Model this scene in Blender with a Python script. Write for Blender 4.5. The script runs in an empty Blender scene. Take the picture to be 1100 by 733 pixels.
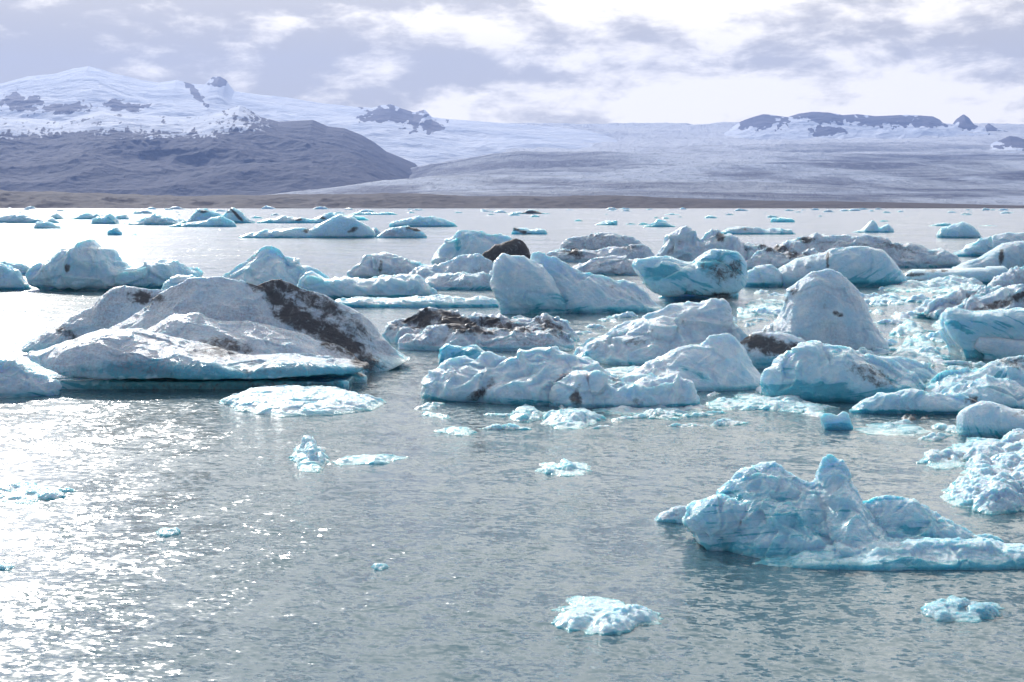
import bpy, math, random
import numpy as np
R = math.radians
random.seed(7)
sc = bpy.context.scene
col = sc.collection

# ------------------------------------------------------------------ camera
F = 1528.0                     # focal length in photo pixels (1100 wide)
CX, CY, HORIZON = 550.0, 366.5, 221.0
CAM_H = 6.0
PITCH = math.atan((CY - HORIZON) / F)
cam_d = bpy.data.cameras.new('camera')
cam = bpy.data.objects.new('camera', cam_d); col.objects.link(cam)
cam_d.sensor_width = 36.0
cam_d.lens = F / 1100.0 * 36.0
cam_d.clip_start = 0.1
cam_d.clip_end = 60000
cam.location = (0, 0, CAM_H)
cam.rotation_euler = (math.pi / 2 - PITCH, 0, 0)
sc.camera = cam
# ------------------------------------------------------------------ exposure
sc.view_settings.view_transform = 'Standard'
sc.view_settings.look = 'None'
sc.view_settings.gamma = 1.0
sc.view_settings.use_curve_mapping = False
sc.view_settings.exposure = 0.19
sc.render.engine = 'CYCLES'
cy = sc.cycles
cy.use_denoising = True
cy.max_bounces = 8
cy.diffuse_bounces = 3
cy.glossy_bounces = 3
cy.transmission_bounces = 4
cy.transparent_max_bounces = 8
cy.volume_bounces = 0
cy.sample_clamp_indirect = 6.0
cy.sample_clamp_direct = 0.0
# ------------------------------------------------------------------ sun and sky
SUN_AZ, SUN_EL = -21.5, 27.0      # azimuth from +Y (towards the camera's left is negative)
SUN_STRENGTH = 4.2
SKY_STRENGTH = 0.13
sun_d = bpy.data.lights.new('sun', 'SUN'); sun = bpy.data.objects.new('sun', sun_d); col.objects.link(sun)
sun_d.energy = SUN_STRENGTH
sun_d.angle = R(1.2)
sun_d.color = (1.0, 0.96, 0.91)
sd = (math.sin(R(SUN_AZ)) * math.cos(R(SUN_EL)), math.cos(R(SUN_AZ)) * math.cos(R(SUN_EL)), math.sin(R(SUN_EL)))
from mathutils import Vector
sun.rotation_euler = Vector(sd).to_track_quat('Z', 'Y').to_euler()
sun.location = (0, 0, 80)

world = bpy.data.worlds.new('World'); sc.world = world
world.use_nodes = True
nt = world.node_tree; N = nt.nodes; Lk = nt.links
for n in list(N): N.remove(n)


class G:
    """tiny node-graph helper"""
    def __init__(s, tree): s.t = tree; s.n = tree.nodes; s.l = tree.links
    def node(s, kind, **kw):
        n = s.n.new(kind)
        for k, v in kw.items():
            if k.startswith('i_'):
                n.inputs[k[2:].replace('_', ' ')].default_value = v
            else: setattr(n, k, v)
        return n
    def link(s, a, b): s.l.new(a, b)
    def put(s, sock, v):
        if hasattr(v, 'default_value') or hasattr(v, 'is_linked'): s.l.new(v, sock)
        else: sock.default_value = v
    def math(s, op, a, b=0.0, c=0.0, clamp=False):
        n = s.n.new('ShaderNodeMath'); n.operation = op; n.use_clamp = clamp
        s.put(n.inputs[0], a); s.put(n.inputs[1], b); s.put(n.inputs[2], c)
        return n.outputs[0]
    def vmath(s, op, a, b=(0, 0, 0), scale=None):
        n = s.n.new('ShaderNodeVectorMath'); n.operation = op
        s.put(n.inputs[0], a); s.put(n.inputs[1], b)
        if scale is not None: s.put(n.inputs['Scale'], scale)
        return n.outputs[0]
    def xyz(s, v):
        n = s.n.new('ShaderNodeSeparateXYZ'); s.put(n.inputs[0], v); return n.outputs
    def comb(s, x, y, z):
        n = s.n.new('ShaderNodeCombineXYZ')
        for i, v in enumerate((x, y, z)): s.put(n.inputs[i], v)
        return n.outputs[0]
    def noise(s, vec, scale, detail=4, rough=0.5, dist=0.0, dims='3D', kind='FBM'):
        n = s.n.new('ShaderNodeTexNoise'); n.noise_dimensions = dims; n.noise_type = kind
        s.put(n.inputs['Vector'], vec); s.put(n.inputs['Scale'], scale)
        n.inputs['Detail'].default_value = detail; n.inputs['Roughness'].default_value = rough
        n.inputs['Distortion'].default_value = dist
        return n.outputs[0]
    def remap(s, v, a, b, c=0.0, d=1.0, smooth=True):
        n = s.n.new('ShaderNodeMapRange')
        n.interpolation_type = 'SMOOTHSTEP' if smooth else 'LINEAR'
        s.put(n.inputs['Value'], v)
        for k, q in (('From Min', a), ('From Max', b), ('To Min', c), ('To Max', d)): s.put(n.inputs[k], q)
        return n.outputs[0]
    def mix(s, f, a, b):
        n = s.n.new('ShaderNodeMix'); n.data_type = 'RGBA'
        s.put(n.inputs['Factor'], f)
        for k, v in ((6, a), (7, b)):
            s.put(n.inputs[k], v if not isinstance(v, tuple) or len(v) == 4 else (*v, 1.0))
        return n.outputs[2]
    def attr(s, name):
        n = s.n.new('ShaderNodeAttribute'); n.attribute_name = name; return n.outputs['Fac']
    def bump(s, h, dist, strength=1.0, normal=None):
        n = s.n.new('ShaderNodeBump'); s.put(n.inputs['Height'], h)
        s.put(n.inputs['Distance'], dist); s.put(n.inputs['Strength'], strength)
        if normal is not None: s.put(n.inputs['Normal'], normal)
        return n.outputs[0]


g = G(nt)
sky = g.node('ShaderNodeTexSky', sky_type='NISHITA', sun_disc=False)
sky.sun_elevation = R(SUN_EL)
sky.sun_rotation = R(SUN_AZ)
sky.altitude = 50; sky.air_density = 1.0; sky.dust_density = 2.0; sky.ozone_density = 2.0
tc = g.node('ShaderNodeTexCoord')
d = tc.outputs['Generated']
dx, dy, dz = g.xyz(d)
# a cloud deck seen in perspective: the direction carried to a flat layer overhead
dzz = g.math('ADD', g.math('MAXIMUM', dz, 0.0), 0.055)
pl = g.comb(g.math('DIVIDE', dx, dzz), g.math('DIVIDE', dy, dzz), 0.0)
ang = g.comb(g.math('MULTIPLY', dx, 1.0), g.math('MULTIPLY', dz, 3.6), g.math('MULTIPLY', dy, 0.4))
big = g.noise(g.vmath('ADD', ang, (3.1, 0.4, 1.7)), 4.2, 3, 0.5, 0.2)
ang2 = g.comb(dx, g.math('MULTIPLY', dz, 2.5), g.math('MULTIPLY', dy, 0.4))
puff = g.noise(g.vmath('ADD', ang2, (9.3, 2.2, 4.0)), 15.0, 8, 0.60, 0.15)
fine = g.noise(g.vmath('ADD', pl, (1.3, 5.0, 0.0)), 0.55, 6, 0.6, 0.3)
# heavier grey bank high on the left, bright low sky in the middle and right
bank = g.math('MULTIPLY', g.remap(dz, 0.050, 0.10), g.remap(dx, 0.10, -0.12))
low = g.remap(dz, 0.11, 0.03)
t = g.math('MULTIPLY', big, 0.55)
t = g.math('ADD', t, g.math('MULTIPLY', puff, 1.0))
t = g.math('ADD', t, g.math('MULTIPLY', fine, 0.30))
t = g.math('SUBTRACT', t, g.math('MULTIPLY', bank, 0.15))
t = g.math('ADD', t, g.math('MULTIPLY', g.math('MULTIPLY', low, g.remap(dx, -0.30, 0.02)), 0.13))
bright = g.remap(t, 0.80, 1.02)
ccol = g.mix(bright, (4.5, 4.28, 4.0), (9.4, 8.75, 7.7))
dot = g.n.new('ShaderNodeVectorMath'); dot.operation = 'DOT_PRODUCT'
g.link(g.vmath('NORMALIZE', d), dot.inputs[0]); dot.inputs[1].default_value = sd
dp = g.math('MAXIMUM', dot.outputs['Value'], 0.0)
# the veiled sun lights up the cloud round it; the deck thins out overhead and behind
aur = g.math('ADD', g.math('MULTIPLY', g.math('POWER', dp, 3.0), 2.3), g.math('MULTIPLY', g.math('POWER', dp, 40.0), 1.2))
aur = g.math('MULTIPLY', aur, g.remap(dz, 0.10, 0.30))
lowk = 1.0
ccol = g.vmath('MULTIPLY', ccol, g.comb(*[g.math('ADD', lowk, aur)] * 3))
cover = g.math('MAXIMUM', g.remap(dz, 0.30, 0.13), g.math('MULTIPLY', g.remap(dz, 0.85, 0.50), g.remap(dy, 0.15, 0.5)))
cover = g.math('MAXIMUM', cover, g.remap(dp, 0.35, 0.70))
cover = g.math('MULTIPLY', cover, g.remap(dy, -0.6, 0.3, 0.30, 1.0))
openc = g.remap(g.noise(g.vmath('ADD', pl, (7.0, 2.0, 0.0)), 0.9, 5, 0.6, 0.2), 0.42, 0.62)
cover = g.math('MAXIMUM', cover, g.math('MULTIPLY', openc, 0.35))
skyc = g.mix(cover, sky.outputs[0], ccol)
bg = g.node('ShaderNodeBackground', i_Strength=SKY_STRENGTH)
g.link(skyc, bg.inputs['Color'])
wo = g.node('ShaderNodeOutputWorld'); g.link(bg.outputs[0], wo.inputs[0])

# ------------------------------------------------------------------ helpers
CP, SP = math.cos(PITCH), math.sin(PITCH)


def ray(px, py):
    """world direction scaled so that its forward (Y) part is 1"""
    a = (px - CX) / F; b = -(py - CY) / F
    dy_ = CP + b * SP
    return a / dy_, (-SP + b * CP) / dy_


def ground(px, py, z=0.0):
    rx, rz = ray(px, py)
    Y = (z - CAM_H) / rz
    return rx * Y, Y


def at(px, py, Y):
    rx, rz = ray(px, py)
    return rx * Y, CAM_H + rz * Y


_rng = np.random.default_rng(11)
_perm = _rng.permutation(4096).astype(np.int64)
_grad = _rng.normal(size=(4096, 3)); _grad /= np.linalg.norm(_grad, axis=1)[:, None]


def perlin(p):
    p = np.asarray(p, float)
    i = np.floor(p).astype(np.int64); f = p - i
    u = f * f * f * (f * (f * 6 - 15) + 10)
    out = np.zeros(len(p))
    for a in (0, 1):
        wa = u[:, 0] if a else 1 - u[:, 0]
        ha = _perm[(i[:, 0] + a) & 4095]
        for b in (0, 1):
            wb = wa * (u[:, 1] if b else 1 - u[:, 1])
            hb = _perm[(ha + i[:, 1] + b) & 4095]
            for c in (0, 1):
                w = wb * (u[:, 2] if c else 1 - u[:, 2])
                h = _perm[(hb + i[:, 2] + c) & 4095]
                gr = _grad[h]
                out += w * (gr[:, 0] * (f[:, 0] - a) + gr[:, 1] * (f[:, 1] - b) + gr[:, 2] * (f[:, 2] - c))
    return out * 1.6


def fbm(p, octv=4, gain=0.5, lac=2.03, ridged=False):
    s = np.zeros(len(p)); amp = 1.0; tot = 0.0; q = np.array(p, float)
    for k in range(octv):
        n = perlin(q + 17.3 * k)
        if ridged: n = 1 - 2 * np.abs(n) ** 0.8
        s += n * amp; tot += amp; amp *= gain; q = q * lac
    return s / tot


def sstep(a, b, x):
    t_ = np.clip((x - a) / (b - a), 0, 1)
    return t_ * t_ * (3 - 2 * t_)


def new_mesh(name, verts, faces):
    me = bpy.data.meshes.new(name)
    verts = np.asarray(verts, np.float32); faces = np.asarray(faces, np.int32)
    k = faces.shape[1]
    me.vertices.add(len(verts)); me.vertices.foreach_set('co', verts.ravel())
    me.loops.add(faces.size); me.loops.foreach_set('vertex_index', faces.ravel())
    me.polygons.add(len(faces))
    me.polygons.foreach_set('loop_start', np.arange(0, faces.size, k, dtype=np.int32))
    me.update(calc_edges=True)
    me.validate()
    return me


def grid_faces(nr, nc, wrap=False):
    r, c = np.meshgrid(np.arange(nr - 1), np.arange(nc if wrap else nc - 1), indexing='ij')
    a = r * nc + c; b = r * nc + (c + 1) % nc
    return np.stack([a, b, b + nc, a + nc], -1).reshape(-1, 4)


def smooth(me): me.polygons.foreach_set('use_smooth', np.ones(len(me.polygons), bool))


def tag(o, label=None, cat=None, group=None, kind=None):
    if label: o['label'] = label
    if cat: o['category'] = cat
    if group: o['group'] = group
    if kind: o['kind'] = kind
    return o


def link(name, me, mat, parent=None, loc=None):
    o = bpy.data.objects.new(name, me); col.objects.link(o)
    if mat: me.materials.clear(); me.materials.append(mat)
    if parent: o.parent = parent
    if loc: o.location = loc
    return o


def material(name):
    m = bpy.data.materials.new(name); m.use_nodes = True
    for n in list(m.node_tree.nodes): m.node_tree.nodes.remove(n)
    gg = G(m.node_tree)
    out = gg.node('ShaderNodeOutputMaterial')
    return m, gg, out


# ------------------------------------------------------------------ materials
def ice_material():
    m, g, out = material('glacier_ice')
    tc = g.node('ShaderNodeTexCoord'); o = tc.outputs['Object']
    geo = g.node('ShaderNodeNewGeometry')
    blue = g.attr('blue'); dirt = g.attr('dirt'); grime = g.attr('grime'); px = g.attr('pxm')
    op = g.vmath('DIVIDE', o, g.comb(px, px, px))        # ice texture scaled to the berg
    n1 = g.noise(op, 0.06, 5, 0.6)
    n2 = g.noise(op, 0.35, 4, 0.65)
    n3 = g.noise(op, 1.3, 3, 0.6)
    snow = g.mix(g.remap(n1, 0.35, 0.65), (0.80, 0.89, 0.95), (0.60, 0.78, 0.92))
    ice = g.mix(g.remap(n1, 0.3, 0.7), (0.12, 0.52, 0.68), (0.34, 0.70, 0.82))
    bf = g.math('ADD', blue, g.math('MULTIPLY', g.math('SUBTRACT', n1, 0.5), 0.9), clamp=True)
    bf = g.math('MULTIPLY', bf, g.remap(blue, 0.0, 0.15), clamp=True)
    # foliation: thin parallel layers of clear and bubbly ice, tilted differently in every berg
    oi = g.node('ShaderNodeObjectInfo')
    rt = g.node('ShaderNodeVectorRotate', rotation_type='EULER_XYZ'); g.link(op, rt.inputs['Vector'])
    g.link(g.comb(g.math('MULTIPLY', oi.outputs['Random'], 5.0), g.math('SUBTRACT', g.math('MULTIPLY', g.math('FRACT', g.math('MULTIPLY', oi.outputs['Random'], 7.3)), 1.1), 0.55), 0.6), rt.inputs['Rotation'])
    fol = g.noise(g.vmath('MULTIPLY', rt.outputs[0], (0.012, 0.02, 0.16)), 1.0, 5, 0.6, 0.35)
    folm = g.remap(fol, 0.52, 0.64)
    bf = g.math('ADD', bf, g.math('MULTIPLY', folm, g.math('ADD', 0.16, g.math('MULTIPLY', blue, 0.5))), clamp=True)
    c = g.mix(bf, snow, ice)
    c = g.mix(g.remap(bf, 0.75, 1.0), c, g.mix(n1, (0.05, 0.34, 0.46), (0.13, 0.52, 0.65)))  # darkest blue, also used as painted shade under the great berg's shelf
    gf = g.math('MULTIPLY', grime, g.remap(n2, 0.35, 0.75, 0.25, 1.0), clamp=True)
    c = g.mix(gf, c, (0.34, 0.33, 0.40))
    sp = g.math('MULTIPLY', g.remap(n3, 0.56, 0.66), g.remap(grime, 0.0, 0.8, 0.0, 0.6))
    c = g.mix(sp, c, (0.22, 0.20, 0.22))
    n4 = g.noise(op, 0.12, 6, 0.7, 0.6)
    df = g.math('ADD', dirt, g.math('MULTIPLY', g.math('SUBTRACT', n4, 0.5), 1.9))
    df = g.math('ADD', df, g.math('MULTIPLY', g.math('SUBTRACT', n3, 0.5), 0.7))
    df = g.math('MULTIPLY', g.remap(df, 0.28, 0.92), g.remap(dirt, 0.02, 0.3), clamp=True)
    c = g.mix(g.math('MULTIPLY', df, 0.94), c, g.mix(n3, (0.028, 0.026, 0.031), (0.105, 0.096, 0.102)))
    p = g.node('ShaderNodeBsdfPrincipled')
    g.link(c, p.inputs['Base Color'])
    rough = g.math('ADD', g.math('MULTIPLY', bf, -0.22), 0.40)
    g.put(p.inputs['Roughness'], g.math('ADD', rough, g.math('MULTIPLY', df, 0.25), clamp=True))
    p.inputs['IOR'].default_value = 1.31
    p.subsurface_method = 'RANDOM_WALK'
    g.put(p.inputs['Subsurface Weight'], g.math('MULTIPLY', g.math('SUBTRACT', 1.0, df), g.math('ADD', 0.6, g.math('MULTIPLY', bf, 0.35)), clamp=True))
    p.inputs['Subsurface Radius'].default_value = (0.25, 0.8, 1.0)
    g.put(p.inputs['Subsurface Scale'], g.math('MULTIPLY', px, g.math('ADD', 9.0, g.math('MULTIPLY', bf, 16.0))))
    g.put(p.inputs['Coat Weight'], g.math('MULTIPLY', g.math('SUBTRACT', 1.0, grime), g.math('ADD', 0.25, g.math('MULTIPLY', bf, 0.6)), clamp=True))
    p.inputs['Coat Roughness'].default_value = 0.08
    h = g.math('ADD', g.math('MULTIPLY', n2, 1.0), g.math('MULTIPLY', n3, 0.45))
    h = g.math('ADD', h, g.math('MULTIPLY', fol, 0.9))
    b = g.bump(h, g.math('MULTIPLY', px, 3.0), 0.9)
    g.link(b, p.inputs['Normal'])
    g.link(p.outputs[0], out.inputs[0])
    return m


def water_material():
    m, g, out = material('lagoon_water')
    geo = g.node('ShaderNodeNewGeometry'); pos = geo.outputs['Position']
    rot = g.node('ShaderNodeVectorRotate', i_Angle=R(12)); g.link(pos, rot.inputs['Vector']); st = rot.outputs[0]

    def slope(scale, sx, sy, detail, off):
        n = g.node('ShaderNodeTexNoise'); g.link(g.vmath('ADD', g.vmath('MULTIPLY', st, (scale * 0.62, scale, scale)), off), n.inputs['Vector'])
        n.inputs['Scale'].default_value = 1.0; n.inputs['Detail'].default_value = detail; n.inputs['Roughness'].default_value = 0.55
        n.inputs['Distortion'].default_value = 0.4
        return g.vmath('MULTIPLY', g.vmath('SUBTRACT', n.outputs['Color'], (0.5, 0.5, 0.5)), (sx, sy, 0))
    v = g.vmath('ADD', slope(11.0, 0.95, 1.15, 3, (3, 1, 0)), slope(3.2, 0.55, 0.72, 2, (11, 7, 0)))
    v = g.vmath('ADD', v, slope(0.55, 0.30, 0.42, 2, (5, 17, 0)))
    v = g.vmath('ADD', v, slope(0.10, 0.14, 0.26, 3, (15, 3, 0)))
    patch = g.remap(g.noise(g.vmath('MULTIPLY', pos, (0.5, 1, 1)), 0.07, 4, 0.6), 0.30, 0.66, 0.42, 1.15)
    gust = g.remap(g.noise(g.vmath('MULTIPLY', st, (1.3, 0.34, 1)), 1.0, 4, 0.65), 0.30, 0.70, 0.45, 1.5)
    patch = g.math('MULTIPLY', patch, gust)
    v = g.vmath('MULTIPLY', v, g.comb(patch, patch, 0.0))
    nb = g.vmath('NORMALIZE', g.vmath('ADD', v, (0, 0, 1)))
    fr = g.node('ShaderNodeFresnel', i_IOR=1.33); g.link(nb, fr.inputs['Normal'])
    gl = g.node('ShaderNodeBsdfGlossy', i_Roughness=0.15); g.link(nb, gl.inputs['Normal'])
    gl.inputs['Color'].default_value = (1, 1, 1, 1)
    df = g.node('ShaderNodeBsdfDiffuse'); df.inputs['Color'].default_value = (0.085, 0.185, 0.235, 1)
    tr = g.node('ShaderNodeBsdfTransparent'); tr.inputs['Color'].default_value = (0.14, 0.46, 0.54, 1)
    mb = g.node('ShaderNodeMixShader'); mb.inputs[0].default_value = 0.32
    g.link(df.outputs[0], mb.inputs[1]); g.link(tr.outputs[0], mb.inputs[2])
    mx = g.node('ShaderNodeMixShader'); g.link(fr.outputs[0], mx.inputs[0])
    g.link(mb.outputs[0], mx.inputs[1]); g.link(gl.outputs[0], mx.inputs[2])
    g.link(mx.outputs[0], out.inputs[0])
    return m


def simple(name, color, rough=0.9):
    m, g, out = material(name)
    p = g.node('ShaderNodeBsdfPrincipled'); p.inputs['Base Color'].default_value = (*color, 1); p.inputs['Roughness'].default_value = rough
    g.link(p.outputs[0], out.inputs[0]); return m


ICE = ice_material()
WATER = water_material()


def land_material(name, rock, rock2, snow=(0.62, 0.66, 0.75), scale=1.0, bumpd=30.0):  # snow tone lowered and blued, cloud shade put into its colour
    """rock with snow where the mesh says so (attribute 'snow')"""
    m, g, out = material(name)
    geo = g.node('ShaderNodeNewGeometry'); pos = geo.outputs['Position']
    n1 = g.noise(pos, 0.004 * scale, 6, 0.6)
    n2 = g.noise(pos, 0.02 * scale, 5, 0.65)
    sn = g.attr('snow')
    rc = g.mix(n1, rock, rock2)
    sf = g.remap(g.math('ADD', sn, g.math('MULTIPLY', g.math('SUBTRACT', n2, 0.5), 0.9)), 0.42, 0.58)
    sh = g.mix(g.remap(n1, 0.35, 0.65), snow, (snow[0] * .80, snow[1] * .84, snow[2] * .9))
    c = g.mix(sf, rc, sh)
    p = g.node('ShaderNodeBsdfPrincipled'); g.link(c, p.inputs['Base Color']); p.inputs['Roughness'].default_value = 0.9
    p.inputs['Specular IOR Level'].default_value = 0.15
    g.link(g.bump(g.math('ADD', n1, g.math('MULTIPLY', n2, 0.35)), bumpd, 0.8), p.inputs['Normal'])
    g.link(p.outputs[0], out.inputs[0])
    return m


# ------------------------------------------------------------------ water, lagoon bed, land
def sheet(name, x0, x1, y0, y1, z, mat, nx=2, ny=2):
    xs = np.linspace(x0, x1, nx); ys = np.linspace(y0, y1, ny)
    X, Y = np.meshgrid(xs, ys)
    v = np.stack([X.ravel(), Y.ravel(), np.full(X.size, z)], 1)
    me = new_mesh(name, v, grid_faces(ny, nx))
    return tag(link(name, me, mat), kind='structure')


SHORE = 3050.0
sheet('water', -6000, 6000, -120, 3400, 0.0, WATER)
sheet('lagoon_bed', -9000, 9000, -200, 14100, -5.0, simple('silt', (0.05, 0.11, 0.12)))


def pts(s): return np.array([[float(q) for q in p.split(',')] for p in s.split()])


def terrain(name, top, Yn, Yr, mat, nc=700, nr=160, prof=1.0, rough=0.06, rscale=600., zn=0.0, back=0.3, snowf=None, detail=6, ridgeamp=1.0, seed=0., sil=0.004):
    """a range of hills: silhouette 'top' stands at distance Yr, its foot at Yn"""
    P = pts(top)
    px = np.linspace(P[0, 0], P[-1, 0], nc)
    py = np.interp(px, P[:, 0], P[:, 1])
    xr, zr = at(px, py, Yr)
    sg_ = max(2, int(nc / np.ptp(px) * 26)); kk = np.exp(-0.5 * (np.arange(-3 * sg_, 3 * sg_ + 1) / sg_) ** 2); kk /= kk.sum()
    zs = np.convolve(np.pad(zr, 3 * sg_, mode='edge'), kk, mode='valid')      # broad shape of the slopes below the crest
    v = np.concatenate([np.linspace(0, 1, nr), 1 + np.linspace(0.02, back, 14)])
    Y = Yn + (Yr - Yn) * v
    XX = np.repeat(xr[None] , len(v), 0)
    # fan the columns so that the foot covers the same view
    fan = Y[:, None] / Yr
    XX = XX * np.where(fan < 1, fan * 0.85 + 0.15, 1.0)
    YY = np.repeat(Y[:, None], nc, 1)
    h = np.where(v < 1, np.clip(v, 0, 1) ** prof, 1 - ((v - 1) / back) ** 1.3 * 1.2)
    wv = sstep(0.62, 0.97, v)[:, None]
    wv = np.where(v[:, None] > 1, 1 - sstep(1.0, 1.12, v)[:, None], wv)
    zc = zs[None] * (1 - wv) + zr[None] * wv
    ZZ = zn + (zc - zn) * h[:, None]
    p3 = np.stack([XX.ravel() / rscale + seed, YY.ravel() / rscale, np.zeros(XX.size)], 1)
    nz = fbm(p3, detail, 0.52, ridged=True).reshape(XX.shape) - 0.35
    n2 = fbm(p3 * 0.4 + 9, 3).reshape(XX.shape)
    env = np.sin(np.pi * np.clip(v, 0, 1) ** 0.8)[:, None]
    env = np.where(v[:, None] > 1, 0.4, env)
    amp = rough * np.maximum(zr[None] - zn, 1) * ridgeamp
    ZZ = ZZ + nz * amp * (env + sil / max(rough, 1e-4) ) + n2 * amp * 0.8 * env
    verts = np.stack([XX.ravel(), YY.ravel(), ZZ.ravel()], 1)
    me = new_mesh(name, verts, grid_faces(len(v), nc))
    smooth(me)
    if snowf is not None:
        # gradient-free snow mask from screenless, world-anchored inputs
        ppx = np.repeat(px[None], len(v), 0)
        s = snowf(ppx, ZZ, YY, nz, zr[None] * np.ones_like(ZZ))
        a = me.attributes.new('snow', 'FLOAT', 'POINT'); a.data.foreach_set('value', s.ravel().astype(np.float32))
    o = link(name, me, mat)
    return tag(o, kind='structure')


# low brown moraine along the far shore
MOR = land_material('moraine_gravel', (0.022, 0.018, 0.02), (0.065, 0.050, 0.048), scale=3, bumpd=6)
terrain('shore_moraine', "-60,206 0,205 60,206 130,209 200,211 260,209.5 330,209 400,208 450,209 520,210.5 600,211 650,209.5 690,211 760,214.5 830,216 900,216.5 1000,218.5 1100,221 1160,220",
        SHORE, 3500, MOR, nc=900, nr=60, rough=0.32, rscale=150, zn=0.0, back=0.6, sil=0.10)
# dark mountain on the left
DARK = land_material('dark_basalt', (0.008, 0.014, 0.040), (0.030, 0.032, 0.066), bumpd=45)  # rock tinted bluer, part of the distance haze put into its colour


def snow_dark(px, z, Y, nz, zr):
    rel = z / 400.0
    gul = fbm(np.stack([px.ravel() / 7.0, z.ravel() / 70., Y.ravel() / 600.], 1), 4, ridged=True).reshape(px.shape)
    m = sstep(290, 460, z + 90 * nz) * (0.42 + 0.5 * gul)
    m *= (1 - sstep(215, 330, px)) * 1.0 + 0.3
    return np.clip(m, 0, 1)


terrain('dark_mountain', "-80,122 0,125 40,128 65,131 90,124 112,118 130,121 160,124 190,126 215,125 232,121 246,117 258,113 268,118 280,126 300,131 320,130 336,129 352,136 370,138 388,145 402,153 415,163 430,169 446,176 456,186 464,205 470,222",
        5600, 8600, DARK, nc=800, nr=240, prof=0.8, rough=0.13, rscale=900, zn=-10, snowf=snow_dark, seed=3.1)
# the ice cap and its peaks behind
SNOW = land_material('ice_cap_snow', (0.05, 0.055, 0.10), (0.11, 0.11, 0.15), bumpd=60, scale=0.7)


def rock_patches(lst, Yr):
    """dark rock outcrops: (px, py, rx, ry, angle)"""
    def f(px, z, Y, nz, zr):
        # height angle of each point turned back to a photo row, used only to place outcrops at design time
        b = (z - CAM_H) / Y
        pyy = HORIZON - b * F
        q = np.stack([px.ravel() / 9.0, pyy.ravel() / 6.0, Y.ravel() / 4000.], 1)
        w = fbm(q, 5, 0.6).reshape(px.shape)
        s = np.ones_like(z)
        for (cx, cy_, rx, ry, an) in lst:
            ca, sa = math.cos(R(an)), math.sin(R(an))
            u = ((px - cx) * ca + (pyy - cy_) * sa) / rx
            v_ = (-(px - cx) * sa + (pyy - cy_) * ca) / ry
            dd = np.sqrt(u * u + v_ * v_) + w * 1.5
            s = np.minimum(s, sstep(0.6, 1.25, dd))
        return s
    return f


terrain('snow_mountain', "-90,96 0,90 30,82 60,79 80,73 95,71 108,74 122,79 150,86 170,89 190,86 205,90 220,91 224,87 228,83 236,82 243,86 247,92 252,98 280,102 310,105 345,111 385,115 400,116 410,113 420,112 432,117 445,121 456,118 464,126 480,128 520,131 560,134 600,137 640,141 690,152 730,190",
        8200, 12500, SNOW, nc=900, nr=200, prof=0.75, rough=0.075, rscale=1500, zn=60,
        snowf=rock_patches([(36, 112, 20, 10, 12), (86, 118, 22, 6, 0), (140, 116, 30, 6, 5), (214, 103, 26, 3.2, 42), (237, 89, 10, 7, 0), (428, 125, 34, 9, 8), (410, 128, 26, 5, 0), (462, 137, 18, 7, 0)], 12500), seed=1.7, sil=0.008)


def snow_glacier(px, z, Y, nz, zr): return np.ones_like(z)


def glacier_material():
    m, g, out = material('glacier_surface')
    geo = g.node('ShaderNodeNewGeometry'); pos = geo.outputs['Position']
    x, y, z = g.xyz(pos)
    flow = g.noise(g.comb(g.math('MULTIPLY', x, 0.00062), g.math('MULTIPLY', y, 0.00075), 0.0), 1.0, 7, 0.60, 1.2)
    band = g.noise(g.comb(g.math('MULTIPLY', x, 0.0011), g.math('MULTIPLY', y, 0.0022), 0.0), 1.0, 6, 0.62, 0.8)
    cre = g.noise(g.vmath('MULTIPLY', pos, (1.0, 0.35, 0.3)), 0.020, 6, 0.75)
    hi = g.remap(g.math('ADD', z, g.math('MULTIPLY', flow, 700.0)), 500, 900)                     # bare ash-streaked ice low down, snow higher up
    lo_c = g.mix(g.remap(flow, 0.43, 0.56), (0.02, 0.035, 0.095), (0.38, 0.44, 0.56))
    c = g.mix(g.math('MULTIPLY', g.remap(band, 0.45, 0.6), 0.5), lo_c, (0.50, 0.55, 0.63))
    c = g.mix(hi, c, (0.66, 0.69, 0.76))
    c = g.mix(g.math('MULTIPLY', g.remap(cre, 0.50, 0.62), g.math('SUBTRACT', 0.8, g.math('MULTIPLY', hi, 0.5))), c, (0.16, 0.19, 0.26))
    p = g.node('ShaderNodeBsdfPrincipled'); g.link(c, p.inputs['Base Color']); p.inputs['Roughness'].default_value = 0.8
    p.inputs['Specular IOR Level'].default_value = 0.2
    g.link(g.bump(g.math('ADD', g.math('MULTIPLY', cre, 60.0), g.math('MULTIPLY', flow, 110.0)), 1.0, 0.9), p.inputs['Normal'])
    g.link(p.outputs[0], out.inputs[0])
    return m


GLAC = glacier_material()
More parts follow.
